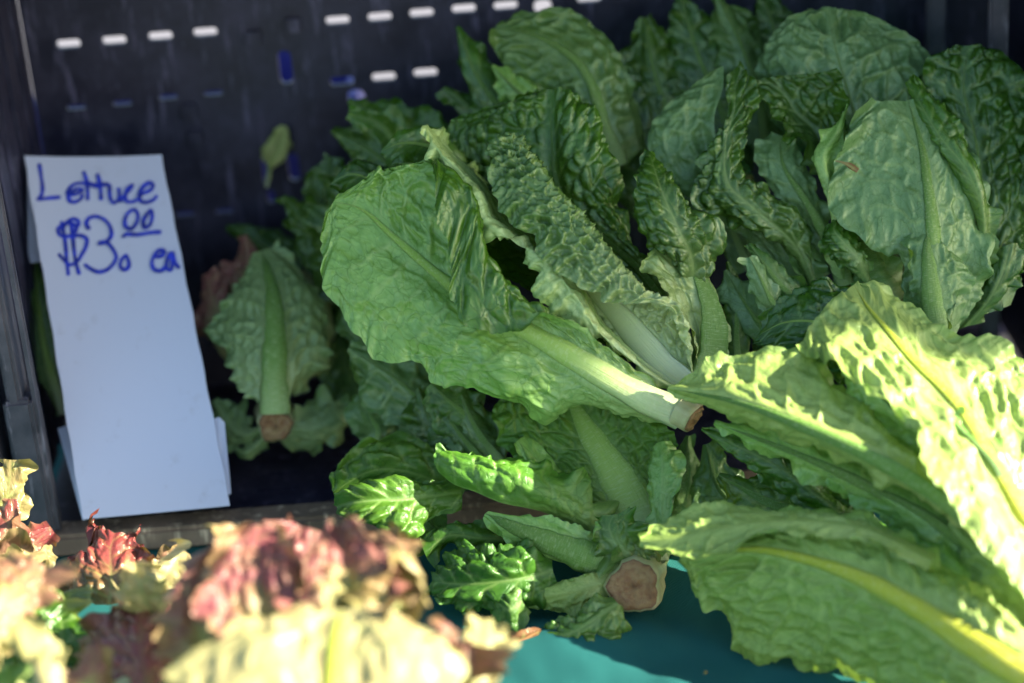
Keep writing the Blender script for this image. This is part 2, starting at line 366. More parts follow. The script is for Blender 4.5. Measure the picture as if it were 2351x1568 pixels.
def add_rib(o, line, nrm, ribw, ribm, name='midrib'):
    n = 60; k = 18
    Lp = cr_sample(line[np.linspace(0, len(line) - 1, 22).astype(int)], n)
    ii = np.linspace(0, len(nrm) - 1, n).astype(int); N = nrm[ii]
    for _ in range(4): N[1:-1] = (N[:-2] + N[1:-1] + N[2:]) / 3
    T = np.gradient(Lp, axis=0); T /= np.linalg.norm(T, axis=1, keepdims=True) + 1e-9
    Bn = np.cross(T, N); Bn /= np.linalg.norm(Bn, axis=1, keepdims=True) + 1e-9
    N = np.cross(Bn, T)
    u = np.linspace(0, 1, n)
    hw = (ribw[1] * .12 + (ribw[0] - ribw[1] * .12) * (1 - u) ** 1.25 + ribw[1] * u * (1 - u) * 1.2) * .005     # half width
    hw *= np.clip((1 - u) / .10, .25, 1) * (1 + .05 * np.sin(u * 23 + LCOUNT[0]) + .03 * np.sin(u * 57 + 2 * LCOUNT[0]))
    V = []
    for i in range(n):
        for j in range(k):
            th = 2 * math.pi * j / k; c, s_ = math.cos(th), math.sin(th)
            hgt_ = .62 * hw[i] if s_ < 0 else .13 * hw[i]        # the rib stands out below, nearly flush above
            gr = 1 - .06 * (j % 2) - .04 * math.sin(j * 2.3 + u[i] * 5)
            V.append(Lp[i] + Bn[i] * (hw[i] * c * gr) + N[i] * (hgt_ * s_ * gr - .05 * hw[i]))
    F = []; uv = []
    for i in range(n - 1):
        for j in range(k):
            F.append((i * k + j, i * k + (j + 1) % k, (i + 1) * k + (j + 1) % k, (i + 1) * k + j))
            uv += [(u[i], j / k), (u[i], (j + 1) / k), (u[i + 1], (j + 1) / k), (u[i + 1], j / k)]
    off = origin(o)
    me = bpy.data.meshes.new(name); me.from_pydata([tuple(v - off) for v in V], [], F); me.update()
    me.polygons.foreach_set('use_smooth', [True] * len(F))
    ul = me.uv_layers.new(name='UVMap'); ul.data.foreach_set('uv', np.array(uv, np.float32).ravel())
    me.materials.append(M[ribm]); return link(name, me, o)

def rl(parent, ribp, wl, wr, dl=0., dr=0., fr='D', **kw):
    """leaf from a midrib in the picture and half-widths (px) along it; dl, dr: how much farther the two rims lie (cm)"""
    ox, oy, sc = FR[fr]
    d = [p[2] if len(p) > 2 else None for p in ribp]; idx = [i for i, v in enumerate(d) if v is not None]
    dd = np.interp(range(len(ribp)), idx, [d[i] for i in idx])
    pts = np.array([(ox + p[0] * sc, oy + p[1] * sc, q) for p, q in zip(ribp, dd)])
    n = 9
    q3 = cr_sample(pts * np.array([1, 1, 20.]), n) / np.array([1, 1, 20.])
    tx = np.gradient(q3[:, :2], axis=0); tx /= np.linalg.norm(tx, axis=1, keepdims=True) + 1e-9
    nx = np.stack([tx[:, 1], -tx[:, 0]], 1)                     # left of travel
    u = np.linspace(0, 1, n)
    def prof(w_):
        w_ = list(w_) if isinstance(w_, (list, tuple)) else [w_]
        if len(w_) == 1: w_ = [.12 * w_[0], .5 * w_[0], .85 * w_[0], w_[0], .85 * w_[0], .05 * w_[0]]
        return np.interp(u, np.linspace(0, 1, len(w_)), w_)
    L, R = prof(wl), prof(wr); bow = np.sin(np.pi * np.clip(u, 0, 1) ** .8) * .8 + .2
    def side(w_, s_, dz, fac):
        return [tuple(np.append(q3[i, :2] + s_ * nx[i] * w_[i] * fac, q3[i, 2] + dz * bow[i] * fac ** 1.5)) for i in range(n)]
    cur = [side(L, 1, dl, 1), side(L, 1, dl, .5), [tuple(p) for p in q3], side(R, -1, dr, .5), side(R, -1, dr, 1)]
    W3 = [[P(*p) for p in c] for c in cur]
    return leaf(parent, W3, rib=2, world=True, **kw)

def butt(parent, c, axis, r, length, seed=0, skin='stem', face_r=.92):
    """cut stem end: c = centre of the cut face (world), axis points out of the cut"""
    c = np.array(c); ax = np.array(axis, float); ax /= np.linalg.norm(ax)
    t = np.cross(ax, [0, 0, 1.]); t /= np.linalg.norm(t); b_ = np.cross(ax, t)
    k = 28; rings = [(0, face_r), (.04, 1.0), (.25, 1.03), (.6, 1.05), (1.0, 1.15)]
    V = []; F = []
    for i, (z, rr) in enumerate(rings):
        for j in range(k):
            th = 2 * math.pi * j / k
            wob = 1 + .06 * math.sin(3 * th + seed) + .06 * math.sin(5 * th + 2 * seed) + .035 * math.sin(11 * th + seed)
            V.append(c - ax * z * length + (t * math.cos(th) + b_ * math.sin(th)) * r * rr * wob)
    for i in range(len(rings) - 1):
        for j in range(k): F.append((i * k + j, i * k + (j + 1) % k, (i + 1) * k + (j + 1) % k, (i + 1) * k + j))
    st = pymesh('stem', V, F, parent, M[skin], True)
    V = []; F = []; nr = 7
    rng = random.Random(seed)
    for i in range(nr + 1):
        for j in range(k):
            th = 2 * math.pi * j / k
            wob = 1 + .06 * math.sin(3 * th + seed) + .06 * math.sin(5 * th + 2 * seed) + .035 * math.sin(11 * th + seed)
            rr = r * face_r * i / nr * wob
            V.append(c + ax * (.0015 + (rng.uniform(-.0009, .0009) if i < nr else -.0013)) + (t * math.cos(th) + b_ * math.sin(th)) * rr)
    for i in range(nr):
        for j in range(k): F.append((i * k + j, i * k + (j + 1) % k, (i + 1) * k + (j + 1) % k, (i + 1) * k + j))
    cf = pymesh('cut_face', V, F, st, M['cut'], True)
    at = cf.data.attributes.new('rad', 'FLOAT', 'POINT'); at.data.foreach_set('value', [i / nr for i in range(nr + 1) for _ in range(k)])
    return st
FR['S'] = (34.44, 344.4, .1940); FR['V'] = (401.8, 1090.5, .3540)
# ------------------------------------------------------------------ setting
def cloth_mat():
    m, nt, n, l = newmat('teal_cloth'); g = G(nt); b = n['Principled BSDF']
    tc = n.new('ShaderNodeTexCoord').outputs['Object']
    c = g.mix(g.ramp(g.noise(tc, 9, 4), [(.3, 0), (.7, 1)]), (.006, .072, .066), (.010, .098, .090))
    wv = []
    for ax in ('X', 'Y'):
        wn = n.new('ShaderNodeTexWave'); wn.bands_direction = ax; wn.inputs['Scale'].default_value = 190; wn.inputs['Distortion'].default_value = 1.2
        mp = n.new('ShaderNodeMapping'); mp.inputs['Rotation'].default_value = (0, 0, .5); l.new(tc, mp.inputs[0]); l.new(mp.outputs[0], wn.inputs[0]); wv.append(wn.outputs['Fac'])
    wv = g.math('ADD', wv[0], wv[1])
    c = g.mix(g.math('MULTIPLY', wv, .4), c, (.022, .13, .118))
    l.new(c, b.inputs['Base Color']); b.inputs['Roughness'].default_value = .85; b.inputs['Specular IOR Level'].default_value = .15
    l.new(g.bump(wv, .5, .0004), b.inputs['Normal']); return m
M['cloth'] = cloth_mat()
def cloth():
    nx, ny = 300, 170
    x = np.linspace(-.75, .75, nx); y = np.linspace(.62, 1.60, ny); X, Y = np.meshgrid(x, y, indexing='ij')
    Z = .002 + .004 * fbm(X * 4 + 3, Y * 5, 5) + .003 * fbm(X * 11, Y * 9, 9) + .0012 * fbm(X * 40 + Y * 25, Y * 16 - X * 9, 13)
    # a fold of cloth that runs across in front of the crate
    a = onZ(960, 1345, 0); b = onZ(1480, 1580, 0); dx, dy = (b - a)[:2]; L_ = math.hypot(dx, dy)
    s_ = ((X - a[0]) * dy - (Y - a[1]) * dx) / L_
    Z += .007 * np.exp(-((s_ - .012 + .012 * np.sin(X * 21)) / .028) ** 2) * sm(X, -.2, -.02) * (1 - sm(X, .18, .3))
    Z += .006 * np.exp(-((Y - 1.22 - .1 * X) / .02) ** 2) * (1 - sm(X, .0, .2))
    Z = Z * (1 - sm(Y, 1.33, 1.37) * .7)
    V = np.stack([X, Y, Z], 2).reshape(-1, 3); idx = np.arange(nx * ny).reshape(nx, ny)
    F = np.stack([idx[:-1, :-1], idx[1:, :-1], idx[1:, 1:], idx[:-1, 1:]], 2).reshape(-1, 4)
    return pymesh('tablecloth', V, F.tolist(), None, M['cloth'], True, label='teal woven tablecloth under the crate and the lettuces', cat='tablecloth')
cloth()
M['wood'] = plain('table_wood', (.25, .18, .11), .7)
tb = thing('display_table', 'wooden display table beneath the teal cloth', 'table', (0, 1.2, -.75))
bevel_box('table_top', (-.8, .66, -.045), (.8, 2.0, -.012), tb, M['wood'])
for sx in (-.74, .74):
    for yy_ in (.72, 1.94): bevel_box('leg', (sx - .03, yy_ - .03, -.75), (sx + .03, yy_ + .03, -.046), tb, M['wood'])
M['ground'] = plain('pale_pavement', (.165, .16, .175), .85, 6, .3, .01, .12, 1.5)
pymesh('ground', [(-60, -40, -.75), (60, -40, -.75), (60, 120, -.75), (-60, 120, -.75)], [(0, 1, 2, 3)], None, M['ground'], kind='structure')
# canopy added out of view on the right to keep sun off the crate
M['canvas'] = plain('white_canvas', (.75, .75, .73), .8, 60, .2, .002, .05)
CE = 1.356 - 1.55 * (-SUN.y / SUN.z) * 1.0
_m, _nt, _n, _l = M['canvas'], M['canvas'].node_tree, M['canvas'].node_tree.nodes, M['canvas'].node_tree.links
_t = _n.new('ShaderNodeBsdfTranslucent'); _t.inputs[0].default_value = (.85, .86, .85, 1); _x = _n.new('ShaderNodeMixShader'); _x.inputs[0].default_value = .12
_l.new(_n['Principled BSDF'].outputs[0], _x.inputs[1]); _l.new(_t.outputs[0], _x.inputs[2]); _l.new(_x.outputs[0], _n['Material Output'].inputs[0])
cn = thing('added_shade_canopy', 'unseen white canvas canopy added at the right to shade the crate', 'canopy', (2.8, CE, 1.55))
nx_, ny_ = 60, 20; V = []; F = []
for i in range(nx_ + 1):
    for j in range(ny_ + 1):
        x_ = 1.45 + 2.75 * i / nx_; v_ = j / ny_
        V.append((x_, CE + 2.1 * v_ + (.012 * math.sin(x_ * 17) + .008 * math.sin(x_ * 41) if j == 0 else 0), 1.55 + .3 * math.sin(math.pi * v_) + .01 * math.sin(x_ * 6)))
for i in range(nx_):
    for j in range(ny_):
        F.append((i * (ny_ + 1) + j, (i + 1) * (ny_ + 1) + j, (i + 1) * (ny_ + 1) + j + 1, i * (ny_ + 1) + j + 1))
pymesh('shade_canvas', V, F, cn, M['canvas'], True)
for px_ in (1.6, 4.1):
    for py_ in (CE + .62, CE + 2.04): bevel_box('pole', (px_ - .02, py_ - .02, -.75), (px_ + .02, py_ + .02, 1.56), cn, M['canvas'])

# ------------------------------------------------------------------ crate
def crate_mat(name, col, dust, rough=.42):
    m, nt, n, l = newmat(name); g = G(nt); b = n['Principled BSDF']
    tc = n.new('ShaderNodeTexCoord').outputs['Object']
    f = g.ramp(g.noise(tc, 22, 6, .7), [(.40, 0), (.70, 1)])
    mp = n.new('ShaderNodeMapping'); l.new(tc, mp.inputs[0]); mp.inputs['Scale'].default_value = (90, 90, 14); mp.inputs['Rotation'].default_value = (.3, .4, 0)
    f2 = g.ramp(g.noise(mp.outputs[0], 1.4, 5, .7), [(.56, 0), (.68, 1)])
    c = g.mix(g.math('MULTIPLY', f, .55), col, dust)
    c = g.mix(g.math('MULTIPLY', f2, .6), c, tuple(min(1, x * 2.2) for x in dust))
    l.new(c, b.inputs['Base Color']); l.new(g.ramp(f, [(0, rough), (1, rough + .25)]), b.inputs['Roughness'])
    l.new(g.bump(f2, .15, .0006), b.inputs['Normal']); return m
M['crate'] = crate_mat('dusty_black_plastic', (.012, .012, .030), (.080, .074, .118))
M['rim'] = crate_mat('worn_rim_plastic', (.17, .125, .085), (.50, .37, .25), .6)
M['blue'] = plain('blue_plastic', (.05, .055, .30), .5)
M['slat'] = crate_mat('grey_worn_plastic', (.05, .05, .062), (.16, .15, .17))
YB, YF, XL, XR, ZT = 1.665, 1.410, -.372, .405, .50
crate = thing('harvest_crate', 'black plastic crate with slotted back lying open towards the front, full of lettuces', 'crate', (0, (YB + YF) / 2, 0))
def panel_with_holes(name, ax_lo, ax_hi, holes, y0, thick, mat, axis='Y', parent=crate, rounded=False):
    xs = sorted({ax_lo[0], ax_hi[0], *[h[0] for h in holes], *[h[2] for h in holes]})
    zs = sorted({ax_lo[1], ax_hi[1], *[h[1] for h in holes], *[h[3] for h in holes]})
    V = []; F = []
    ins = lambda x, z: any(h[0] <= x <= h[2] and h[1] <= z <= h[3] for h in holes)
    keep = [[not ins((xs[i] + xs[i + 1]) / 2, (zs[j] + zs[j + 1]) / 2) for j in range(len(zs) - 1)] for i in range(len(xs) - 1)]
    def pt(x, z, k):
        return (x, y0 + k * thick, z) if axis == 'Y' else ((y0 + k * thick, x, z) if axis == 'X' else (x, z, y0 + k * thick))
    nz = len(zs)
    for k in (0, 1):
        for x in xs:
            for z in zs: V.append(pt(x, z, k))
    n1 = len(xs) * nz; vid = lambda i, j, k: k * n1 + i * nz + j
    for i in range(len(xs) - 1):
        for j in range(nz - 1):
            if not keep[i][j]: continue
            F.append((vid(i, j, 0), vid(i + 1, j, 0), vid(i + 1, j + 1, 0), vid(i, j + 1, 0)))
            F.append((vid(i, j, 1), vid(i, j + 1, 1), vid(i + 1, j + 1, 1), vid(i + 1, j, 1)))
            for (di, dj, e0, e1) in ((-1, 0, (i, j), (i, j + 1)), (1, 0, (i + 1, j + 1), (i + 1, j)), (0, -1, (i + 1, j), (i, j)), (0, 1, (i, j + 1), (i + 1, j + 1))):
                a, b = i + di, j + dj
                if not (0 <= a < len(xs) - 1 and 0 <= b < nz - 1 and keep[a][b]):
                    F.append((vid(*e0, 0), vid(*e0, 1), vid(*e1, 1), vid(*e1, 0)))
    if rounded:                                            # rounded slot ends
        for h in holes:
            r = min(h[2] - h[0], h[3] - h[1]) * .42
            for cx, cz, sx, sz in ((h[0], h[1], 1, 1), (h[2], h[1], -1, 1), (h[0], h[3], 1, -1), (h[2], h[3], -1, -1)):
                arc = [(cx + sx * r * (1 - math.cos(t)), cz + sz * r * (1 - math.sin(t))) for t in np.linspace(0, math.pi / 2, 6)]
                b0 = len(V)
                V += [pt(cx, cz, 0)] + [pt(x, z, 0) for x, z in arc] + [pt(x, z, 1) for x, z in arc]
                F += [(b0, b0 + 1 + i, b0 + 2 + i) for i in range(5)] + [(b0 + 1 + i, b0 + 7 + i, b0 + 8 + i, b0 + 2 + i) for i in range(5)]
    return pymesh(name, V, F, parent, mat)
holes = []
def hole(cx, cy, w_, h_):
    c = onY(cx, cy, YB); k = np.linalg.norm(c - CAM) / FPX
    holes.append((c[0] - w_ * k / 2, c[2] - h_ * k / 2, c[0] + w_ * k / 2, c[2] + h_ * k / 2))
for x_, y_ in ((157, 101), (262, 93), (368, 83), (471, 74), (775, 47), (872, 39), (968, 30), (1065, 20), (1161, 13), (1353, -4), (785, 186), (881, 177), (977, 167)): hole(x_, y_, 54, 20)
for x_, y_ in ((175, 246), (281, 237), (386, 223), (489, 214), (424, 492), (516, 485)): hole(x_, y_, 42, 11)
hole(1246, 15, 40, 32); hole(818, 224, 40, 38); hole(655, 155, 30, 78); hole(674, 384, 25, 66); hole(622, 452, 18, 32); hole(608, 390, 14, 60)
back = panel_with_holes('back_panel', (XL, .0), (XR + .022, ZT), holes, YB, .006, M['crate'], rounded=True)
for cx_, cy_, s_ in ((437, 252, 34), (450, 312, 36), (583, 85, 20), (672, 56, 20)):
    c = onY(cx_, cy_, YB); bevel_box('socket', (c[0] - .006, YB - .006, c[2] - .006), (c[0] + .006, YB + .001, c[2] + .006), crate, M['crate'], .001)
# floor of the crate, slotted
fl = []
for k in range(9):
    for x_ in np.arange(-.33, .36, .06):
        fl.append((x_, YF + .03 + k * .026, x_ + .034, YF + .037 + k * .026))
panel_with_holes('floor_panel', (XL, YF + .012), (XR, YB), fl, .004, .005, M['crate'], 'Z')
# front rim
bevel_box('front_rim', (XL - .02, YF - .012, .003), (XR + .02, YF + .014, .021), crate, M['rim'], .003)
for k in range(4):
    c = onY(640 + k * 18, 1166 - k * 1.5, YF); 
    bevel_box('rim_notch', (c[0] - .0018, YF - .0145, .012), (c[0] + .0018, YF - .0118, .018), crate, M['rim'], .0005)
bevel_box('top_rim', (XL - .02, YF - .01, ZT), (XR + .02, YB + .01, ZT + .012), crate, M['crate'], .003)
# corner posts and side slats
def post_xy(cx, cy):
    c = onY(cx, cy, YF); return c
xl = onY(62, 1000, YF)[0]
def slat(x0, x1, y0, y1, z0, z1, nm='slat'): return bevel_box(nm, (x0, y0, z0), (x1, y1, z1), crate, M['slat' if 'post' in nm or 'edge' in nm else 'crate'], .0025)
slat(xl - .011, xl + .010, YF - .012, YF + .02, .0215, .135, 'corner_post'); 
slat(xl - .008, xl + .003, YF - .010, YF + .02, .13, ZT - .001, 'corner_post')
slat(xl + .0105, xl + .0125, YF - .006, YF + .004, .0215, ZT - .001, 'side_edge')
slat(xl - .038, xl - .019, YF - .02, YF + .02, .0215, ZT - .001, 'corner_post')
for k, y_ in enumerate(np.arange(YF + .05, YB - .01, .042)): slat(xl - .014, xl - .008, y_, y_ + .030, .0215, ZT - .001)
bevel_box('side_panel', (xl - .021, YF + .021, .0215), (xl - .0145, YB - .002, ZT - .001), crate, M['crate'], .001)
for cx_, yy_ in ((2147, 1.62), (2290, 1.55)):
    c = onY(cx_, 60, yy_); bevel_box('slat', (c[0] - .0075, yy_ - .006, .0215), (c[0] + .0075, yy_ + .004, ZT - .001), crate, M['slat'], .002)
bevel_box('side_panel', (XR + .012, YF, .0215), (XR + .017, YB - .002, ZT - .001), crate, M['crate'], .001)
# blue crate standing behind
bc = thing('blue_crate', 'blue plastic crate standing behind the black crate, seen through its lower slots', 'crate', (-.25, 1.86, -.012))
bevel_box('front_panel', (-.42, 1.80, -.011), (-.12, 1.81, .215), bc, M['blue'])
bevel_box('back_panel', (-.42, 1.98, -.011), (-.12, 1.99, .215), bc, M['blue'])
for x_ in (-.42, -.13): bevel_box('side_panel', (x_, 1.8105, -.011), (x_ + .01, 1.9795, .215), bc, M['blue'])
bevel_box('bottom_panel', (-.4095, 1.8105, -.011), (-.1305, 1.9795, .002), bc, M['blue'])

# ------------------------------------------------------------------ price card
def card_mat():
    m, nt, n, l = newmat('white_card'); g = G(nt); b = n['Principled BSDF']
    tc = n.new('ShaderNodeTexCoord').outputs['Object']
    c = g.mix(g.ramp(g.noise(tc, 48, 5, .65), [(.60, 0), (.76, .5)]), (.62, .65, .76), (.44, .43, .47))
    l.new(c, b.inputs['Base Color']); b.inputs['Roughness'].default_value = .5
    return m
M['card'] = card_mat()
M['ink'] = plain('blue_marker_ink', (.016, .036, .46), .5, None, var=.65, nscale=170)
BL, BR = P(190, 1192, 8.2), P(529, 1161, 8.2)
TL, TR = P(55, 357, 15.5), P(370, 355, 15.5)
nrm_c = np.cross(BR - BL, TL - BL); nrm_c /= np.linalg.norm(nrm_c)
if np.dot(nrm_c, CAM - BL) < 0: nrm_c = -nrm_c
sign = thing('price_card', 'white folded card with handwritten blue lettuce price, leaning in the crate corner', 'sign', (BL + BR) / 2)
def slab(name, quad, th, parent, mat):
    q = [np.array(p) for p in quad]; V = q + [p - nrm_c * th for p in q]; n = len(q)
    F = [tuple(range(n)), tuple(range(2 * n - 1, n - 1, -1))] + [(i, i + n, (i + 1) % n + n, (i + 1) % n) for i in range(n)]
    o = pymesh(name, V, F, parent, mat)
    bm = bmesh.new(); bm.from_mesh(o.data); bmesh.ops.recalc_face_normals(bm, faces=bm.faces); bm.to_mesh(o.data); bm.free(); return o
def card_pt(x, y, up=.0):
    r = ray(x, y); k = np.dot(BL - CAM, nrm_c) / np.dot(r, nrm_c); p = CAM + r * k
    return p + nrm_c * (up + bow(p))
def bow(p):
    ex = (BR - BL) / np.linalg.norm(BR - BL); ey = np.cross(nrm_c, ex); ey *= np.sign(np.dot(ey, TL - BL))
    v_ = np.dot(p - BL, ey) / np.dot(TL - BL, ey); l_ = BL + (TL - BL) * v_; r_ = BR + (TR - BR) * v_
    u_ = np.clip(np.dot(p - l_, ex) / np.dot(r_ - l_, ex), 0, 1)
    return -.0035 * (1 - (2 * u_ - 1) ** 2) * (.4 + .6 * v_) + .0006 * math.sin(5 * v_ + 2 * u_)
def bowed_card():
    nu_, nv_ = 14, 24; V = []; F = []
    for s_ in (0, 1):
        for i in range(nu_ + 1):
            for j in range(nv_ + 1):
                u_, v_ = i / nu_, j / nv_; p = (BL * (1 - u_) + BR * u_) * (1 - v_) + (TL * (1 - u_) + TR * u_) * v_
                ed = min(u_, 1 - u_, v_, 1 - v_)
                if ed == 0: p = p + (BR - BL) * .004 * math.sin(i * 2.1 + j * 1.7)
                V.append(p + nrm_c * (bow(p) - s_ * .0012))
    n1 = (nu_ + 1) * (nv_ + 1); g_ = lambda i, j, s_: s_ * n1 + i * (nv_ + 1) + j
    for i in range(nu_):
        for j in range(nv_):
            F += [(g_(i, j, 0), g_(i + 1, j, 0), g_(i + 1, j + 1, 0), g_(i, j + 1, 0)), (g_(i, j, 1), g_(i, j + 1, 1), g_(i + 1, j + 1, 1), g_(i + 1, j, 1))]
    for i in range(nu_): F += [(g_(i, 0, 0), g_(i, 0, 1), g_(i + 1, 0, 1), g_(i + 1, 0, 0)), (g_(i, nv_, 0), g_(i + 1, nv_, 0), g_(i + 1, nv_, 1), g_(i, nv_, 1))]
    for j in range(nv_): F += [(g_(0, j, 0), g_(0, j + 1, 0), g_(0, j + 1, 1), g_(0, j, 1)), (g_(nu_, j, 0), g_(nu_, j, 1), g_(nu_, j + 1, 1), g_(nu_, j + 1, 0))]
    return pymesh('front_panel', V, F, sign, M['card'])
bowed_card()
# the rear leaf of the fold and its tabs
def off_pt(x, y, dback): 
    return card_pt(x, y) - nrm_c * (dback + .002)
slab('rear_panel', [off_pt(215, 1180, .012), off_pt(505, 1155, .012), off_pt(364, 362, .003), off_pt(60, 362, .003)], .0012, sign, M['card'])
slab('side_tab', [off_pt(57, 372, .004), off_pt(95, 420, .004), off_pt(98, 560, .014), off_pt(84, 584, .016), off_pt(55, 586, .018), off_pt(50, 560, .018)], .001, sign, M['card'])
slab('side_tab', [off_pt(123, 975, .012), off_pt(160, 968, .006), off_pt(200, 1188, .004), off_pt(184, 1190, .006)], .001, sign, M['card'])
slab('side_tab', [off_pt(480, 960, .004), off_pt(500, 953, .004), off_pt(512, 965, .005), off_pt(528, 1130, .004), off_pt(500, 1140, .004)], .001, sign, M['card'])
# marker strokes
def stroke(pts, w_=.0022, nm='pen_stroke'):
    pts3 = np.array([(FR['S'][0] + x * FR['S'][2], FR['S'][1] + y * FR['S'][2], 0) for x, y in pts], float)
    q = cr_sample(pts3, max(10, len(pts) * 7)); W3 = np.array([card_pt(a[0], a[1], .0003 + .00002 * len(strokes)) for a in q])
    t = np.gradient(W3, axis=0); t /= np.linalg.norm(t, axis=1, keepdims=True) + 1e-9; s_ = np.cross(nrm_c, t)
    n = len(W3); ww = w_ * (1 + .12 * np.sin(np.linspace(0, 9, n) + len(strokes)))
    ww[0] *= .6; ww[-1] *= .6
    V = np.vstack([W3 + s_ * ww[:, None] / 2, W3 - s_ * ww[:, None] / 2]); F = [(i, i + 1, n + i + 1, n + i) for i in range(n - 1)]
    o = pymesh(nm, V, F, sign, M['ink'], True); strokes.append(o)
strokes = []
for st in (
    [(280, 150), (300, 280), (320, 420), (320, 500)], [(320, 500), (290, 560), (265, 580), (400, 560), (535, 545)],
    [(640, 520), (720, 500), (790, 460), (750, 440), (670, 470), (620, 530), (640, 590), (700, 600), (770, 560), (790, 500)],
    [(600, 520), (640, 430), (720, 380), (820, 380), (950, 395), (1100, 400), (1110, 480), (1120, 560), (1160, 610), (1200, 590), (1225, 520), (1215, 430)],
    [(800, 230), (830, 330), (850, 460), (850, 580)], [(960, 260), (990, 360), (1005, 480), (1010, 580)], [(840, 360), (930, 410), (1030, 420)],
    [(1225, 520), (1235, 590), (1290, 520), (1380, 420)], [(1400, 400), (1330, 440), (1300, 520), (1310, 590), (1380, 600), (1450, 570), (1500, 510), (1600, 470), (1630, 410), (1590, 380), (1520, 420), (1470, 500), (1480, 590), (1560, 610), (1640, 580), (1680, 530)],
    [(740, 900), (740, 830), (680, 800), (580, 860), (500, 930), (530, 1000), (640, 1010), (770, 1000), (840, 1040), (830, 1130), (780, 1230), (720, 1320), (640, 1350), (570, 1290), (510, 1220)],
    [(540, 830), (570, 960), (595, 1150), (610, 1330), (630, 1480)], [(640, 800), (670, 960), (690, 1150), (710, 1300), (755, 1470)], [(540, 960), (600, 860), (680, 860), (720, 930), (650, 990)],
    [(875, 930), (835, 860), (860, 800), (940, 770), (1050, 810), (1120, 900), (1130, 1000), (1070, 1070), (970, 1100)], [(970, 1090), (1070, 1080), (1150, 1160), (1190, 1250), (1150, 1340), (1070, 1410), (970, 1430), (880, 1390), (810, 1340)],
    [(1310, 1230), (1250, 1290), (1240, 1370), (1290, 1405), (1340, 1360), (1330, 1280), (1300, 1220)],
    [(1440, 700), (1370, 700), (1300, 790), (1300, 890), (1370, 920), (1430, 850), (1450, 760), (1430, 710)], [(1610, 690), (1550, 760), (1510, 840), (1530, 910), (1590, 880), (1620, 790), (1610, 700)],
    [(1260, 1020), (1310, 985), (1450, 990), (1600, 970), (1730, 965)],
    [(1660, 1260), (1740, 1240), (1760, 1190), (1700, 1180), (1640, 1250), (1615, 1340), (1650, 1410), (1730, 1420), (1800, 1350)], [(1850, 1200), (1800, 1290), (1790, 1390), (1840, 1420), (1860, 1300), (1860, 1200), (1890, 1330), (1950, 1400)]):
    stroke(st, .0030)
# ================================================================== romaine: the big head lying on the pile
ROM = 'romaine heads heaped in the crate'
A = thing('romaine_lettuce', 'bright green romaine head lying on top of the pile, veined leaf spread towards the card', 'lettuce', P(1590, 960, 1), ROM)
H = dict(res=1.1)
# broad outer leaf, pale underside towards us, right half folded over
leaf(A, [[(1560, 972, -.6), (1480, 966), (1405, 962, -.2), (1335, 940), (1250, 966, .2), (1185, 935), (1130, 915, -.8), (1060, 885), (985, 880, -.8), (970, 838, -1), (890, 830, -1), (825, 780), (780, 710, .5), (748, 645), (738, 590, 1), (745, 530), (765, 466, 1.5)],
         [(1562, 962, -1.4), (1470, 945), (1380, 915, -2.2), (1270, 865), (1150, 815, -1.8), (1050, 765), (940, 690, -.8), (840, 590), (782, 510, .8), (765, 464, 1.5)],
         [(1565, 948, -1.6), (1480, 915, -2.2), (1400, 872, -2.2), (1300, 812, -1.7), (1200, 755, -1), (1110, 705, -.5), (1030, 650, 0), (900, 540, .5), (830, 480), (766, 462, 1.5)],
         [(1567, 940, -1.2), (1500, 885), (1400, 815, -2), (1241, 716, -2.6), (1160, 668, -2.8), (1105, 600, -2.8), (1094, 520, -2.6), (1088, 459, -2), (1050, 410, -1), (1000, 374, .2), (900, 386, 1), (820, 426, 1.2), (768, 460, 1.5)],
         [(1568, 936, -1.2), (1500, 878), (1400, 806, -2.2), (1300, 752, -3), (1252, 732, -3.6), (1127, 768, -3.6), (1061, 740, -3.6), (1034, 678, -3.4), (1038, 596, -3.2), (1000, 500, -2.6), (992, 430, -1.6), (985, 376, 0), (900, 383, 1), (820, 424, 1.2), (769, 459, 1.5)]],
     rib=2, side=-1, bl=.16, sp=2.4, frill=.24, teeth=.32, ribw=(2.3, .75), pale=.5, palew=2.2, res=1.0, wrinkle=.55, blr=2.2)
# heart leaf: thick white rib, right half rolled over and blistered
leaf(A, [[(1585, 905, 1), (1450, 832, 2), (1350, 742, 3), (1260, 645, 4), (1180, 560, 5), (1120, 440, 5), (1125, 335, 2.4)],
         [(1590, 900, .2), (1525, 845, .3), (1435, 742, 1), (1345, 640, 2), (1262, 540, 3), (1190, 440, 3.2), (1150, 325, 2.2)],
         [(1596, 890, .3), (1584, 830, 0), (1566, 760, -.4), (1500, 690, -.6), (1390, 575, -.4), (1300, 472, -.2), (1256, 425, .2), (1220, 365, .8), (1184, 316, 1.6)],
         [(1598, 886, -.2), (1582, 790, -1), (1560, 715, -1.6), (1471, 664, -2), (1400, 600, -2), (1330, 525, -1.8), (1270, 455, -1.3), (1225, 390, -.6), (1160, 312, 1.2)],
         [(1592, 880, -.5), (1572, 800, -1.3), (1530, 712, -2.2), (1460, 690, -2.4), (1405, 692, -2.4), (1315, 647, -2.4), (1252, 580, -2.2), (1225, 540, -2), (1160, 505, -1.6), (1138, 440, -.8), (1115, 335, 1.2)]],
     rib=1, side=1, bl=.50, sp=1.05, frill=.34, mat='dark', ribm='ribwhite', teeth=.4, ribw=(2.8, .9), pale=1.15, palew=3.4, ps=.7, res=1.0, wrinkle=.35, ff=1.3)
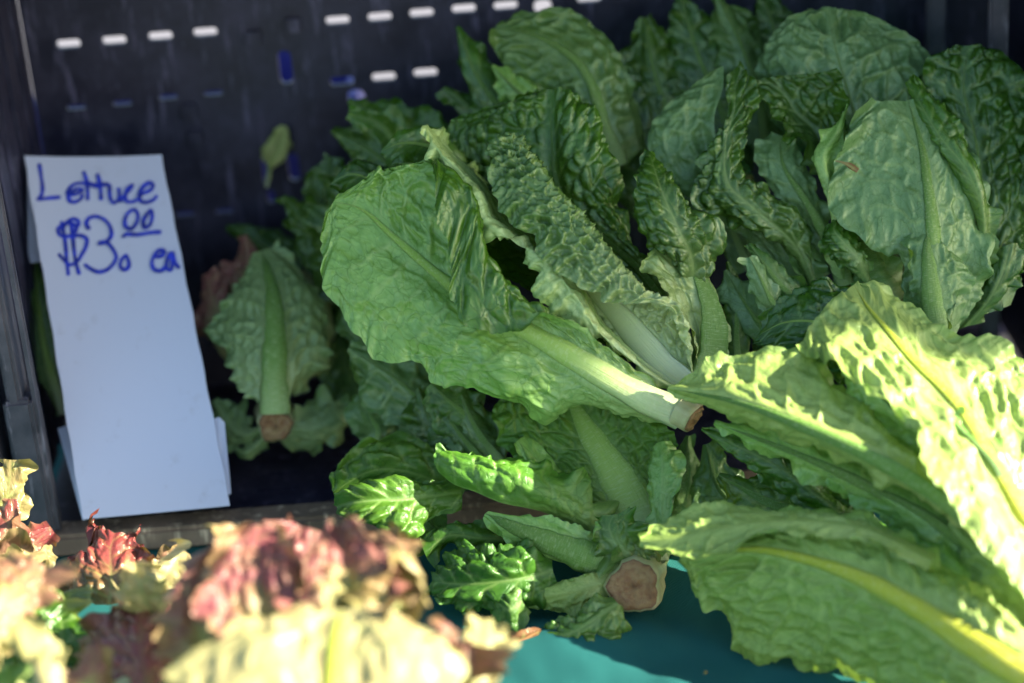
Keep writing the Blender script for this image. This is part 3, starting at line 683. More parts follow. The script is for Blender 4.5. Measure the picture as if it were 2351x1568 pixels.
# pale curling rim of the next leaf
leaf(A, [[(1560, 908, 0), (1470, 868, -.6), (1385, 806, -1.2), (1320, 765, -1.5), (1262, 700, -1.6), (1225, 630, -1.4), (1190, 574, -1), (1110, 540, -.6), (1075, 510, -.5), (1068, 459, -.4), (1038, 416, .4), (1010, 396), (985, 340, .6), (973, 290, 1)],
         [(1562, 902, -.5), (1480, 852, -1.2), (1395, 785, -2), (1345, 730, -2.3), (1290, 650, -2.3), (1240, 595, -2.2), (1180, 555, -1.8), (1115, 510, -1.2), (1092, 450, -1), (1060, 410, -.2), (1010, 355, .2), (976, 288, 1)],
         [(1568, 896, .6), (1480, 838, .5), (1405, 770, .6), (1372, 740, .5), (1318, 640, .6), (1265, 590, .8), (1200, 545, 1), (1140, 500, 1.2), (1110, 440, 1.2), (1075, 400, 1.4), (1025, 345, 1.6), (979, 287, 1.2)],
         [(1572, 896, 2.4), (1480, 830, 3), (1400, 740, 4), (1330, 640, 5), (1250, 560, 6), (1170, 480, 6.5), (1100, 400, 6), (1040, 340, 5), (982, 287, 2)]],
     rib=2, side=-1, bl=.15, sp=1.2, frill=.42, teeth=.5, ribw=(.8, .2), pale=.75, palew=3, res=1.0, ff=1.5, pall=.5)
# dark hollow leaf inside
leaf(A, [[(1570, 905, 1.5), (1400, 800, 2), (1250, 690, 3), (1120, 600, 4), (1060, 480, 5), (1020, 400, 6)],
         [(1575, 900, 3), (1420, 770, 5), (1300, 640, 6.5), (1200, 540, 7.5), (1110, 440, 8), (1030, 380, 7)],
         [(1580, 895, 3.5), (1460, 740, 5.5), (1360, 620, 7), (1270, 500, 8), (1180, 400, 8), (1050, 350, 7)]],
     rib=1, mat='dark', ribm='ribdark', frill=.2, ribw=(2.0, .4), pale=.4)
# blistered leaf standing behind
leaf(A, [[(1590, 880, 3.5), (1450, 700, 6), (1300, 560, 8), (1150, 460, 8.5), (1060, 380, 8.6), (1025, 305, 8.2), (1040, 270, 8), (1110, 245, 7.2), (1170, 225, 6.6), (1240, 206, 6.2)],
         [(1594, 876, 3), (1470, 670, 4), (1350, 560, 6), (1230, 470, 6.8), (1160, 390, 7), (1130, 310, 6.8), (1170, 250, 6.4), (1245, 206, 6)],
         [(1598, 872, 2.6), (1540, 720, 2.6), (1475, 625, 3), (1385, 545, 4), (1310, 490, 4.6), (1275, 410, 5), (1265, 310, 5.4), (1265, 205, 6)],
         [(1602, 870, 2.6), (1560, 720, 2.2), (1490, 610, 2.2), (1420, 540, 3), (1375, 450, 3.4), (1340, 350, 4), (1310, 260, 5), (1280, 206, 5.8)],
         [(1606, 868, 3), (1575, 720, 3.2), (1510, 620, 3.6), (1470, 545, 4.2), (1440, 470, 4.4), (1405, 390, 4.8), (1388, 330, 5), (1362, 258, 5.4), (1336, 223, 5.6), (1290, 207, 5.8)]],
     rib=2, side=1, bl=.40, sp=1.7, frill=.3, teeth=.12, ribw=(1.6, .3), ribm='ribdark', pale=.3, res=1.3, wrinkle=.6)
# right side leaf with olive rib
leaf(A, [[(1588, 892, 1), (1585, 830, 0), (1562, 730, -.3), (1520, 655, -.6), (1478, 612, -1), (1492, 585, -.6), (1520, 560, .5)],
         [(1600, 888, 1), (1612, 820, 1.2), (1598, 740, 1.4), (1570, 670, 1), (1535, 620, .6), (1520, 580, .6), (1530, 555, 1)],
         [(1612, 882, .6), (1638, 815, .4), (1640, 740, .6), (1622, 670, 1.2), (1590, 610, 1.8), (1550, 550, 2.4)],
         [(1622, 880, 1.5), (1662, 800, 1.8), (1664, 735, 2), (1648, 660, 2.5), (1612, 590, 3), (1570, 545, 3.4)]],
     rib=2, side=1, bl=.12, frill=.3, teeth=.45, ribw=(2.6, 1.6), ribm='ribdark', pale=1.0, palew=3.0, res=1.0, sp=1.4, pall=.25, ps=.8)
# crinkled dark leaf, tip bent towards us
leaf(A, [[(1575, 700, 2), (1545, 610, 1), (1490, 580, .5), (1466, 530, .5), (1456, 420, 1.5), (1482, 345, 3)],
         [(1585, 690, 2), (1590, 600, .8), (1560, 530, -.2), (1520, 440, .4), (1490, 345, 2.6)],
         [(1600, 690, 2), (1640, 590, 2), (1640, 535, 1.6), (1600, 490, 1.5), (1560, 425, 2), (1500, 350, 3)]],
     rib=1, side=1, mat='dark', ribm='ribdark', bl=.40, sp=1.25, frill=.3, teeth=.3, norib=True, pale=.15, res=1.2, wrinkle=.5)
# two leaves at the back of this head
leaf(A, [[(1100, 480, 6), (1000, 400, 6), (940, 372, 5), (900, 368, 4), (873, 352, 4)],
         [(1110, 440, 6), (1020, 350, 5.5), (960, 330, 4.8), (915, 330, 4.3), (875, 348, 4)],
         [(1120, 420, 7), (1020, 310, 6), (975, 287, 5), (918, 302, 4.6), (878, 342, 4)]],
     rib=1, side=1, mat='rom', bl=.15, frill=.2, ribw=(.6, .2), pale=.2)
leaf(A, [[(960, 560, 7), (860, 480, 7), (790, 440, 6.5), (754, 428, 6)],
         [(980, 520, 7), (880, 430, 6.5), (810, 400, 6), (765, 416, 6)],
         [(1000, 480, 8), (900, 390, 7.5), (835, 352, 7), (790, 370, 6.5), (765, 410, 6)]], rib=1, side=1, mat='dark', frill=.3, ribw=(.5, .15), pale=.1)
butt(A, P(1592, 962, -2.0), P(1592, 962, -2.0) - P(1540, 938, -1.6) + np.array([0, -.004, -.002]), .0112, .012, 3)

# ================================================================== romaine head standing on the cloth, brown cut end towards us
Bh = thing('romaine_lettuce', 'romaine head resting on the teal cloth, broad brown cut stem end facing out', 'lettuce', onZ(1465, 1400, 0.004), ROM)
leaf(Bh, [[(1440, 1300, -1), (1380, 1240, -.6), (1290, 1150, .4), (1200, 1070, 1.6), (1150, 1000, 2.4), (1132, 940, 3), (1160, 910, 3.6)],
          [(1450, 1290, -.2), (1410, 1210, .8), (1335, 1120, 2), (1262, 1030, 3), (1215, 950, 3.6), (1220, 890, 4)],
          [(1480, 1290, 0), (1470, 1200, 1), (1425, 1110, 2), (1370, 1020, 3), (1325, 945, 3.8), (1290, 870, 4.4)],
          [(1500, 1290, -.2), (1510, 1200, .8), (1480, 1100, 2), (1440, 1010, 3), (1400, 930, 3.6), (1330, 870, 4.2)],
          [(1515, 1290, -.8), (1545, 1210, -.4), (1560, 1120, .4), (1563, 1045, 1), (1540, 985, 1.8), (1470, 900, 3), (1360, 865, 4)]],
     rib=2, side=1, bl=.30, sp=1.25, frill=.35, teeth=.35, mat='front', ribw=(3.4, 2.8), pale=.6, palew=2.8, res=1.0, wrinkle=.35)
# rolled leaf to the left of it
leaf(Bh, [[(1420, 1290, -.5), (1330, 1215, -1), (1240, 1175, -1.4), (1150, 1155, -1.6), (1090, 1130, -1.4), (1040, 1112, -1), (1006, 1085, -.5)],
          [(1425, 1280, -.4), (1345, 1190, -1.2), (1260, 1140, -1.8), (1180, 1095, -2), (1110, 1065, -1.8), (1050, 1055, -1.4), (998, 1055, -.5)],
          [(1430, 1270, .2), (1360, 1170, 0), (1270, 1105, .2), (1190, 1060, .4), (1120, 1015, .4), (1060, 1008, .2), (1012, 1028, 0)]],
     rib=0, side=1, mat='front', bl=.17, sp=1.7, frill=.5, teeth=1.0, norib=True, pale=.25, wrinkle=.5, res=1.1)
# pale bare rib between
leaf(Bh, [[(1450, 1310, .3), (1370, 1240, 0), (1280, 1160, .4), (1210, 1080, 1), (1180, 1020, 1.6)],
          [(1455, 1300, .2), (1385, 1220, 0), (1300, 1140, .5), (1225, 1060, 1.2), (1190, 1010, 1.8)],
          [(1460, 1290, .8), (1400, 1200, .8), (1320, 1120, 1.2), (1250, 1040, 2), (1205, 1000, 2.4)]],
     rib=1, side=-1, ribw=(2.4, 1.2), pale=1.0, palew=4, frill=.1)
# torn rib lying to the left
leaf(Bh, [[(1440, 1330, -1.6), (1330, 1310, -2), (1240, 1290, -2), (1160, 1240, -1.6), (1110, 1185, -1)],
          [(1445, 1315, -1.6), (1340, 1275, -2.2), (1250, 1240, -2.2), (1170, 1205, -1.8), (1115, 1178, -1)],
          [(1450, 1290, -1.6), (1400, 1240, -2.2), (1320, 1205, -2.4), (1230, 1180, -2), (1125, 1172, -1)]],
     rib=1, side=-1, ribw=(3.0, 1.6), ribm='ribdark', pale=.55, frill=.25, teeth=.4, bl=.1, res=1.1)
# crumpled frilly tops by the stem
leaf(Bh, [[(1470, 1330, -2.4), (1400, 1290, -2.8), (1360, 1230, -2.8), (1370, 1185, -2.4)],
          [(1480, 1320, -2.8), (1430, 1270, -3.2), (1400, 1220, -3.2), (1400, 1182, -2.8)],
          [(1490, 1310, -2.4), (1480, 1250, -2.6), (1460, 1215, -2.8), (1430, 1180, -2.4)]],
     rib=1, side=1, mat='rom', frill=.7, ff=2.6, teeth=.6, norib=True, pale=.5, res=1.0, bl=.25, sp=.9)
leaf(Bh, [[(1475, 1330, -2), (1440, 1280, -2.4), (1430, 1240, -2.4), (1445, 1200, -2)],
          [(1485, 1325, -2.2), (1465, 1270, -2.8), (1460, 1230, -2.8), (1470, 1195, -2.2)],
          [(1495, 1320, -2), (1500, 1270, -2.4), (1500, 1230, -2.2), (1495, 1212, -1.8)]],
     rib=1, side=1, frill=.6, ff=2.6, teeth=.6, norib=True, pale=.5, res=1.0, bl=.25, sp=.9)
# leaf spread over the stem, ribbed pale side out
leaf(Bh, [[(1410, 1300, -2.6), (1350, 1310, -3), (1270, 1335, -3.2), (1205, 1340, -3), (1172, 1352, -2.8)],
          [(1400, 1335, -3), (1360, 1345, -3.4), (1290, 1362, -3.6), (1230, 1368, -3.4), (1180, 1362, -2.8)],
          [(1395, 1380, -2.8), (1350, 1395, -3.2), (1290, 1400, -3.2), (1230, 1400, -3), (1195, 1385, -2.8)]],
     rib=1, side=-1, mat='front', bl=.3, sp=1.0, frill=.25, teeth=.5, norib=True, pale=.35, res=1.0)
leaf(Bh, [[(1405, 1370, -4.6), (1340, 1390, -5), (1270, 1420, -5.4), (1215, 1440, -5.4), (1200, 1460, -5.4)],
          [(1420, 1385, -5.4), (1370, 1420, -6.4), (1320, 1450, -6.8), (1270, 1465, -6.6), (1215, 1468, -6)],
          [(1430, 1392, -4.8), (1452, 1430, -5.4), (1435, 1470, -6), (1400, 1484, -6.2), (1310, 1478, -6), (1230, 1474, -5.8)]],
     rib=1, side=1, mat='rom', bl=.42, sp=1.1, frill=.3, teeth=.4, norib=True, pale=.1, res=1.0, wrinkle=.5)
# crumpled dark leaves on the cloth, left
leaf(Bh, [[(1280, 1340, -2.8), (1200, 1385, -3), (1100, 1402, -3), (1030, 1394, -2.8), (985, 1345, -2)],
          [(1270, 1310, -3), (1190, 1330, -4), (1100, 1340, -4), (1040, 1340, -3.4), (990, 1335, -2.4)],
          [(1270, 1270, -.8), (1210, 1245, -1), (1130, 1250, -1), (1060, 1270, -.8), (1000, 1320, -.6)]],
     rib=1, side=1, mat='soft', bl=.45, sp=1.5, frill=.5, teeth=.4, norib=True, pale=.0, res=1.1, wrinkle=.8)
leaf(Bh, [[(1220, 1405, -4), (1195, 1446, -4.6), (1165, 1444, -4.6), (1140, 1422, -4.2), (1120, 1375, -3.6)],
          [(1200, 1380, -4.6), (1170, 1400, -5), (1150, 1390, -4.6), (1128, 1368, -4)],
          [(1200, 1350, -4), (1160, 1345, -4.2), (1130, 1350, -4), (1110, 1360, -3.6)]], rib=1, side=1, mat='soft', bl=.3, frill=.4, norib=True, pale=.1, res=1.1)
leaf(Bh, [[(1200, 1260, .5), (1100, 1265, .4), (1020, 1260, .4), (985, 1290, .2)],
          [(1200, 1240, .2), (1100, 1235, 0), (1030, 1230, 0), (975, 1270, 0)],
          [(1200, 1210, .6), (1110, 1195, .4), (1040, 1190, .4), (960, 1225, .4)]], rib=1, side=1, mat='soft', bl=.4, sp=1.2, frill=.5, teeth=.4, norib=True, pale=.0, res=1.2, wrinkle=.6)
butt(Bh, P(1455, 1346, -4.0), P(1438, 1372, -12) - P(1455, 1346, -4.0), .0188, .06, 1)
# shaded leaves behind the white rib, right
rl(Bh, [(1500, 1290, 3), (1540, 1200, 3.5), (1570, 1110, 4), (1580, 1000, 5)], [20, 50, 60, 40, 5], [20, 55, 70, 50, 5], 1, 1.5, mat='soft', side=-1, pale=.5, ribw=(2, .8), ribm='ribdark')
leaf(Bh, [[(1520, 1280, -1), (1500, 1200, -.6), (1480, 1110, .2), (1490, 1050, .8), (1500, 1020, 1)],
          [(1530, 1270, -1.4), (1520, 1180, -1), (1520, 1100, -.4), (1520, 1050, .2), (1515, 1015, .8)],
          [(1540, 1270, -1.2), (1548, 1180, -1), (1562, 1120, -.4), (1562, 1050, .2), (1530, 1012, .8)]], rib=1, side=-1, bl=.2, sp=1.1, frill=.3, teeth=.4, norib=True, pale=.2, res=1.1, mat='rom')

# ================================================================== dark leaves outside the crate, lit by specks of sun
Dl = thing('lettuce_leaves', 'glossy dark green leaves drooping over the crate rim beside the red lettuce', 'lettuce', onZ(900, 1230, .01))
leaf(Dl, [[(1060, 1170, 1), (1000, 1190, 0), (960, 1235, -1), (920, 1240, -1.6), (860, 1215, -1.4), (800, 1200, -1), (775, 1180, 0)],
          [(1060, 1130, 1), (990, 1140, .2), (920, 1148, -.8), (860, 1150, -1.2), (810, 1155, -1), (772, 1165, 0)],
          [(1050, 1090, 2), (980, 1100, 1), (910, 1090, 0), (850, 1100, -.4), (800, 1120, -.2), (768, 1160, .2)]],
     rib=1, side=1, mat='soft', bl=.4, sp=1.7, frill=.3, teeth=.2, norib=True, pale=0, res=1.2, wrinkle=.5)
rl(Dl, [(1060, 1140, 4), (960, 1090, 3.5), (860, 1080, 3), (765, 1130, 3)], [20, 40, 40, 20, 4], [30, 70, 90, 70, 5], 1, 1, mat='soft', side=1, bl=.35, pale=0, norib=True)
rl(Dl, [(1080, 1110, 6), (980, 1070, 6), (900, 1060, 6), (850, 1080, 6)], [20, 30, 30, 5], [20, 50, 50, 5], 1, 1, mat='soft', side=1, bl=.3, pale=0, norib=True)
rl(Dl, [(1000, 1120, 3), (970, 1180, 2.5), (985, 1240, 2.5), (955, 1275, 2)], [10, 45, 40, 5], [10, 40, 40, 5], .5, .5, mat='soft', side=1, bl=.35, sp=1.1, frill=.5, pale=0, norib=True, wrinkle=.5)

# ================================================================== leaves under the big head (left, out of focus)
U = thing('romaine_lettuce', 'shaded romaine head under the spread leaf, next to the small lettuce with the orange stem', 'lettuce', P(1080, 1080, 10), ROM)
def ul(r, a, b, da=1., db=1., **k):
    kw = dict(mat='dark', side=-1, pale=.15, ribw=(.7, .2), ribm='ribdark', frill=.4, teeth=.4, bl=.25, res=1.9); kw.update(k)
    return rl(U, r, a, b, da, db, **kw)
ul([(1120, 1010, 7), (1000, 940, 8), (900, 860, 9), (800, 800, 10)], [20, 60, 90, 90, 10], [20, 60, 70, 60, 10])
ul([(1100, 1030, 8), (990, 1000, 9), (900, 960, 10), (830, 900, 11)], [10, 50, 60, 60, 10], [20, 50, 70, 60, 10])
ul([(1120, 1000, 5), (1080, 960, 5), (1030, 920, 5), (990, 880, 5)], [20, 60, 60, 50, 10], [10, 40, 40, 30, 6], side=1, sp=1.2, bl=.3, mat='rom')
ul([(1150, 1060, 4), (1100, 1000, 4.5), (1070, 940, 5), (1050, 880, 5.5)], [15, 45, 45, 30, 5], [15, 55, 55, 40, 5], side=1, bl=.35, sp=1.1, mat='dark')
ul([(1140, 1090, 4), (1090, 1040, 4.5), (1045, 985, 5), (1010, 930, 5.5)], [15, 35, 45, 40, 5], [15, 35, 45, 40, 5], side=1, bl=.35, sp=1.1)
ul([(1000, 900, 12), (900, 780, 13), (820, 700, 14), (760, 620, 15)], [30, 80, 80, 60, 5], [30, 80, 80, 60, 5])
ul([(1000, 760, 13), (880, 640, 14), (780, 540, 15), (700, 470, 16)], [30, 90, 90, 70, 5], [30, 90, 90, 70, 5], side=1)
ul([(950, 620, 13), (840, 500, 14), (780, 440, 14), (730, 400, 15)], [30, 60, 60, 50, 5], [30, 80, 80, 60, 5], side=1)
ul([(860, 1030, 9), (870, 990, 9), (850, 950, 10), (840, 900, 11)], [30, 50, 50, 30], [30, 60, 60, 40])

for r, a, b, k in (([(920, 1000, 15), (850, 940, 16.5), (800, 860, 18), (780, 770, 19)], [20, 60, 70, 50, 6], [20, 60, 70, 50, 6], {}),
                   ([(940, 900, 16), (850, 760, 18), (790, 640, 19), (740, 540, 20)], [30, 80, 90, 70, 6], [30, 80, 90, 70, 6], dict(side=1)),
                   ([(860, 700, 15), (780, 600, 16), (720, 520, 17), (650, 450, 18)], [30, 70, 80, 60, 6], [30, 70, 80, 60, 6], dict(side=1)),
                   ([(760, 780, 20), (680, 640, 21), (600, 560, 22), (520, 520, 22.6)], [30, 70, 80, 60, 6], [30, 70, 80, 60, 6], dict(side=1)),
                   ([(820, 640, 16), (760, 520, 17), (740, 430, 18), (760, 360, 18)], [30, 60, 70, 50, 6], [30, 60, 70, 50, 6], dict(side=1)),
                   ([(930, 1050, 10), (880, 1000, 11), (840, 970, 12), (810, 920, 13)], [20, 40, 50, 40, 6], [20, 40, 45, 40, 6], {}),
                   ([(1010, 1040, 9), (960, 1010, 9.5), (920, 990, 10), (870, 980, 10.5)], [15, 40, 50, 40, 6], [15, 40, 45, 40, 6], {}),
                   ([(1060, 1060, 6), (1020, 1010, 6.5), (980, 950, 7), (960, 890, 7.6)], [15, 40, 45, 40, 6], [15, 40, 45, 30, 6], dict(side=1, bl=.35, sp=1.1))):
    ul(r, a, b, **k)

# ================================================================== small lettuce with the orange cut end
Sg = thing('lettuce_head', 'small loose leaf lettuce lying by the price card, pale orange cut stem end showing', 'lettuce', P(632, 1010, 14), 'loose leaf lettuces')
def sl_(r, a, b, da=1., db=1., **k):
    kw = dict(mat='grey', side=-1, pale=.75, palew=3.2, norib=True, pall=.38, frill=.55, ff=1.2, teeth=.6, bl=.22, res=1.6, sp=1.3); kw.update(k)
    return rl(Sg, r, a, b, da, db, **kw)
sl_([(632, 950, 11), (630, 860, 11), (632, 760, 11.6), (625, 660, 13), (600, 575, 15)], [25, 115, 160, 125, 30], [25, 105, 140, 110, 30], 2, 2, norib=False, ribw=(2.3, 1.7), ribm='ribdark')
sl_([(600, 985, 13), (560, 1000, 13.5), (530, 980, 14), (490, 920, 15)], [10, 40, 50, 10], [10, 50, 60, 10], 1, 1)
sl_([(660, 985, 13), (720, 985, 13.5), (770, 960, 14), (815, 930, 15)], [15, 60, 70, 10], [15, 45, 55, 10], 1, 1)
sl_([(640, 1000, 13.5), (680, 1015, 14), (720, 1010, 14), (745, 1000, 14)], [10, 30, 30, 6], [10, 30, 35, 6], 1, 1)
sl_([(610, 1000, 13.5), (580, 1030, 13.5), (560, 1040, 13.5), (540, 1030, 14)], [10, 25, 25, 6], [10, 25, 25, 6], 1, 1)
sl_([(660, 900, 15), (710, 800, 16), (720, 700, 17), (690, 620, 18)], [20, 50, 60, 10], [20, 60, 60, 10], 1, 1, red=.5, redbase=.75)
sl_([(590, 900, 15), (530, 780, 16), (490, 690, 17), (470, 630, 18)], [20, 50, 60, 10], [20, 60, 60, 10], 1, 1, red=.9, redbase=.6, mat='red')
sl_([(600, 760, 17), (560, 660, 18), (570, 590, 19), (560, 540, 19)], [20, 50, 50, 10], [20, 60, 60, 10], 1, 1, red=.9, redbase=.5, mat='red')
butt(Sg, P(632, 977, 11.2), P(636, 985, 5) - P(630, 940, 12), .0135, .04, 5)
# another half hidden behind the card
Sk = thing('lettuce_head', 'dark lettuce almost hidden between the price card and the crate side', 'lettuce', P(120, 900, 17), 'loose leaf lettuces')
for r in ([(150, 950, 15), (110, 820, 16), (90, 700, 17), (80, 600, 18)], [(330, 1000, 16), (300, 850, 18), (280, 700, 20), (300, 600, 22)]):
    rl(Sk, r, [20, 60, 60, 10], [20, 60, 60, 10], 1, 1, mat='dark', side=-1, frill=.5, res=2.2, pale=.3)
# small stray leaf hooked in the back slots
st = thing('stray_leaf', 'small pale green leaf with thin stalk caught in a slot of the crate back', 'leaf', onY(650, 330, YB - .008))
rl(st, [(612, 430, 25), (620, 380, 24.5), (645, 335, 24), (655, 290, 23.8)], [2, 3, 30, 26, 4], [2, 3, 30, 28, 4], .6, .4, mat='front', side=1, ribw=(.3, .1), pale=.5, pall=.6, frill=.2, res=1.6)

# ================================================================== right front head in the sun
Cs = thing('romaine_lettuce', 'sunlit romaine head with thick yellow midrib and crinkled pale leaf', 'lettuce', P(2420, 1330, -12), ROM)
leaf(Cs, [[(2420, 1420, -19.5), (2330, 1350, -18.6), (2250, 1250, -17.4), (2180, 1150, -16.2), (2120, 1080, -15.2), (2108, 1030, -14.4), (2125, 985, -13.4), (2050, 930, -12), (1970, 880, -10.6), (1900, 835, -8.6), (1828, 792, -6)],
          [(2420, 1360, -18), (2340, 1240, -16.4), (2250, 1110, -14.6), (2160, 1000, -12.6), (2080, 910, -10.8), (2000, 840, -8.8), (1930, 790, -7), (1870, 730, -4.4)],
          [(2420, 1290, -15.6), (2351, 1180, -14), (2280, 1060, -12.2), (2200, 930, -10), (2100, 830, -7.6), (2040, 760, -5.6), (1990, 700, -3.4), (1962, 652, -1.6)],
          [(2460, 1200, -12.6), (2400, 1060, -10.6), (2330, 950, -8.6), (2240, 850, -6.8), (2160, 790, -5.4), (2090, 735, -4), (2030, 695, -2.6), (1966, 651, -1.4)],
          [(2520, 1150, -10.4), (2480, 1000, -8.2), (2420, 900, -6.8), (2350, 810, -5.6), (2310, 780, -5), (2230, 768, -4.6), (2160, 745, -3.8), (2080, 690, -2), (2010, 662, -1.2), (1968, 650, -1.2)]],
     rib=2, side=-1, mat='front', ribm='riby', bl=.27, sp=2.9, frill=.32, teeth=.15, ribw=(2.0, .7), pall=.22, pale=.35, res=1.4, wrinkle=.5)
# folded sunny leaf reaching to the big head's stem
leaf(Cs, [[(2350, 1330, -12), (2200, 1210, -11), (2060, 1120, -10), (1930, 1050, -8.5), (1800, 1010, -7), (1700, 975, -5.5), (1612, 940, -4.6), (1532, 895, -4)],
          [(2360, 1300, -14), (2210, 1180, -13), (2070, 1085, -12), (1940, 1020, -11), (1810, 965, -9.6), (1700, 925, -7.8), (1610, 905, -5.8), (1533, 891, -4.1)],
          [(2370, 1270, -12), (2220, 1130, -11), (2080, 1010, -10), (1960, 900, -7.4), (1900, 838, -6.4), (1830, 808, -5.6), (1760, 800, -5), (1690, 808, -4.7), (1640, 826, -4.7), (1580, 862, -4.3), (1534, 889, -4.1)]],
     rib=1, side=-1, mat='front', ribm='ribdark', bl=.27, sp=2.4, frill=.3, teeth=.12, ribw=(1.8, .5), pall=.18, pale=.3, res=1.3, wrinkle=.4)
# shaded leaves between
def cs(r, a, b, da=1., db=1., **k):
    kw = dict(mat='rom', side=-1, pale=.3, ribw=(1.4, .5), frill=.35, teeth=.3, bl=.25, res=1.6, ribm='ribdark'); kw.update(k)
    return rl(Cs, r, a, b, da, db, **kw)
cs([(2380, 1330, -10), (2180, 1230, -9), (2000, 1120, -8), (1850, 1050, -6.5), (1640, 970, -4)], [30, 60, 60, 30, 5], [40, 110, 110, 70, 10], 1, 1.5)
cs([(2380, 1280, -11), (2250, 1130, -11), (2130, 1000, -10), (2010, 900, -9), (1930, 830, -8)], [30, 90, 110, 90, 10], [30, 80, 90, 70, 10], 2, 1.5)
cs([(2400, 1400, -11), (2250, 1280, -11), (2120, 1180, -10), (2000, 1120, -8), (1900, 1090, -7)], [30, 70, 80, 60, 10], [30, 80, 90, 60, 10], 1, 2)
cs([(2060, 1270, -4), (1900, 1160, -4), (1780, 1070, -3.5), (1680, 1020, -3), (1610, 985, -2)], [20, 50, 60, 45, 5], [20, 60, 75, 50, 5], 1, 1.5, side=1, bl=.4, sp=1.4, pale=0, norib=True)
cs([(2000, 1230, -3), (1880, 1190, -2), (1760, 1150, -1), (1650, 1090, 1)], [20, 70, 80, 10], [20, 60, 60, 10], 1, 1, side=1, mat='dark')
cs([(1800, 1230, 1), (1720, 1180, 2), (1650, 1110, 3), (1620, 1020, 4)], [20, 60, 70, 10], [20, 60, 70, 10], 1, 1, side=-1, mat='dark')
cs([(2400, 1300, -13), (2330, 1180, -13.5), (2290, 1080, -13), (2180, 960, -11)], [20, 80, 80, 20], [20, 60, 60, 20], 2, 2)
# leaf behind the sunny one, in shade
leaf(Cs, [[(2100, 900, 0), (1960, 880, 0), (1850, 830, 0), (1780, 815, .5), (1730, 790, 1)],
          [(2100, 860, -.5), (1980, 790, -1), (1880, 740, -.6), (1800, 740, .4), (1740, 770, 1)],
          [(2100, 800, 0), (2020, 700, 0), (1930, 645, .5), (1880, 635, 1), (1810, 690, 1.5), (1760, 740, 1.5)]],
     rib=1, side=1, mat='dark', bl=.3, frill=.35, teeth=.3, ribw=(.6, .2), pale=.1, res=1.4)
butt(Cs, P(2420, 1330, -14), P(2460, 1370, -18) - P(2380, 1290, -13), .02, .05, 8)

# ================================================================== nearest romaine, lower right
N_ = thing('romaine_lettuce', 'romaine head on the cloth with long yellow rib, sunlit frilled rim and shaded broad blade', 'lettuce', onZ(2380, 1600, .02), ROM)
leaf(N_, [[(2450, 1720, -20), (2250, 1660, -18), (2080, 1600, -13), (1960, 1560, -11), (1860, 1540, -9.6), (1800, 1500, -8.6), (1730, 1518, -7.6), (1690, 1490, -7.2), (1660, 1420, -7.2), (1605, 1385, -7), (1575, 1320, -8), (1560, 1290, -7.6)],
          [(2450, 1660, -20.5), (2280, 1590, -18.5), (2120, 1500, -15), (1980, 1440, -13), (1860, 1400, -11.2), (1760, 1370, -9.6), (1660, 1330, -8.6), (1562, 1280, -7.8)],
          [(2450, 1600, -21), (2340, 1545, -20), (2220, 1470, -18), (2100, 1395, -15.5), (1980, 1330, -13), (1870, 1290, -11), (1740, 1262, -9.4), (1640, 1268, -8.4), (1563, 1272, -7.8)],
          [(2450, 1560, -20.5), (2340, 1480, -19.5), (2230, 1400, -17.4), (2110, 1320, -14.8), (1990, 1262, -12.2), (1860, 1225, -10.2), (1740, 1225, -8.9), (1640, 1245, -8.4), (1564, 1268, -7.9)],
          [(2450, 1520, -20), (2351, 1445, -15.5), (2250, 1360, -14), (2150, 1280, -12.2), (2060, 1220, -10.6), (1960, 1188, -9), (1860, 1176, -8), (1780, 1172, -7.4), (1700, 1178, -7.2), (1600, 1225, -7.4), (1566, 1262, -8)]],
     rib=2, side=-1, mat='front', ribm='riby', bl=.36, sp=2.0, frill=.35, teeth=.25, ribw=(2.3, .6), pale=.45, res=1.4, wrinkle=.45)
# upper tongue, folded rim in the sun
leaf(N_, [[(2130, 1310, -14.6), (1980, 1240, -13), (1860, 1228, -11.6), (1760, 1236, -10.6), (1660, 1272, -9.8), (1590, 1284, -9), (1520, 1266, -8), (1468, 1252, -7)],
          [(2140, 1290, -14), (1985, 1215, -12), (1850, 1198, -10.8), (1740, 1202, -9.8), (1640, 1218, -8.8), (1560, 1234, -8), (1470, 1244, -7)],
          [(2150, 1272, -12.6), (1990, 1196, -9.4), (1860, 1172, -8.4), (1760, 1168, -7.6), (1660, 1166, -6.8), (1560, 1178, -6.4), (1500, 1210, -6.4), (1470, 1236, -6.8)]],
     rib=1, side=-1, mat='front', bl=.25, sp=1.8, frill=.22, teeth=.4, norib=True, pale=.2, pall=.15, res=1.2, ff=.9)
def nn(r, a, b, da=1., db=1., **k):
    kw = dict(mat='front', side=-1, pale=.3, ribw=(1.4, .5), frill=.4, teeth=.3, bl=.3, res=1.7); kw.update(k)
    return rl(N_, r, a, b, da, db, **kw)
nn([(2450, 1660, -13), (2300, 1620, -11), (2100, 1600, -8.5), (1950, 1590, -7), (1830, 1585, -6.4)], [30, 80, 80, 60, 10], [30, 80, 90, 70, 10], 1, 2, mat='rom')
nn([(2450, 1560, -14), (2300, 1420, -13), (2180, 1320, -12), (2080, 1260, -10), (1980, 1200, -8)], [30, 80, 80, 60, 10], [30, 80, 90, 70, 10], 1, 2, mat='rom')
nn([(2450, 1480, -15), (2370, 1380, -14), (2280, 1290, -13), (2180, 1200, -11)], [20, 60, 60, 10], [20, 80, 80, 10], 1, 1)
nn([(2400, 1740, -13), (2250, 1680, -10.5), (2150, 1640, -9), (2000, 1630, -7.4)], [20, 90, 90, 10], [20, 80, 80, 10], 1, 1, mat='rom')
butt(N_, P(2470, 1640, -20), P(2520, 1660, -24) - P(2430, 1600, -19), .02, .05, 9)
sc_ = thing('dry_scrap', 'tiny orange brown scrap stuck on the grey green blemished leaf', 'leaf', P(1945, 380, 1.2))
DRY_AT = sc_
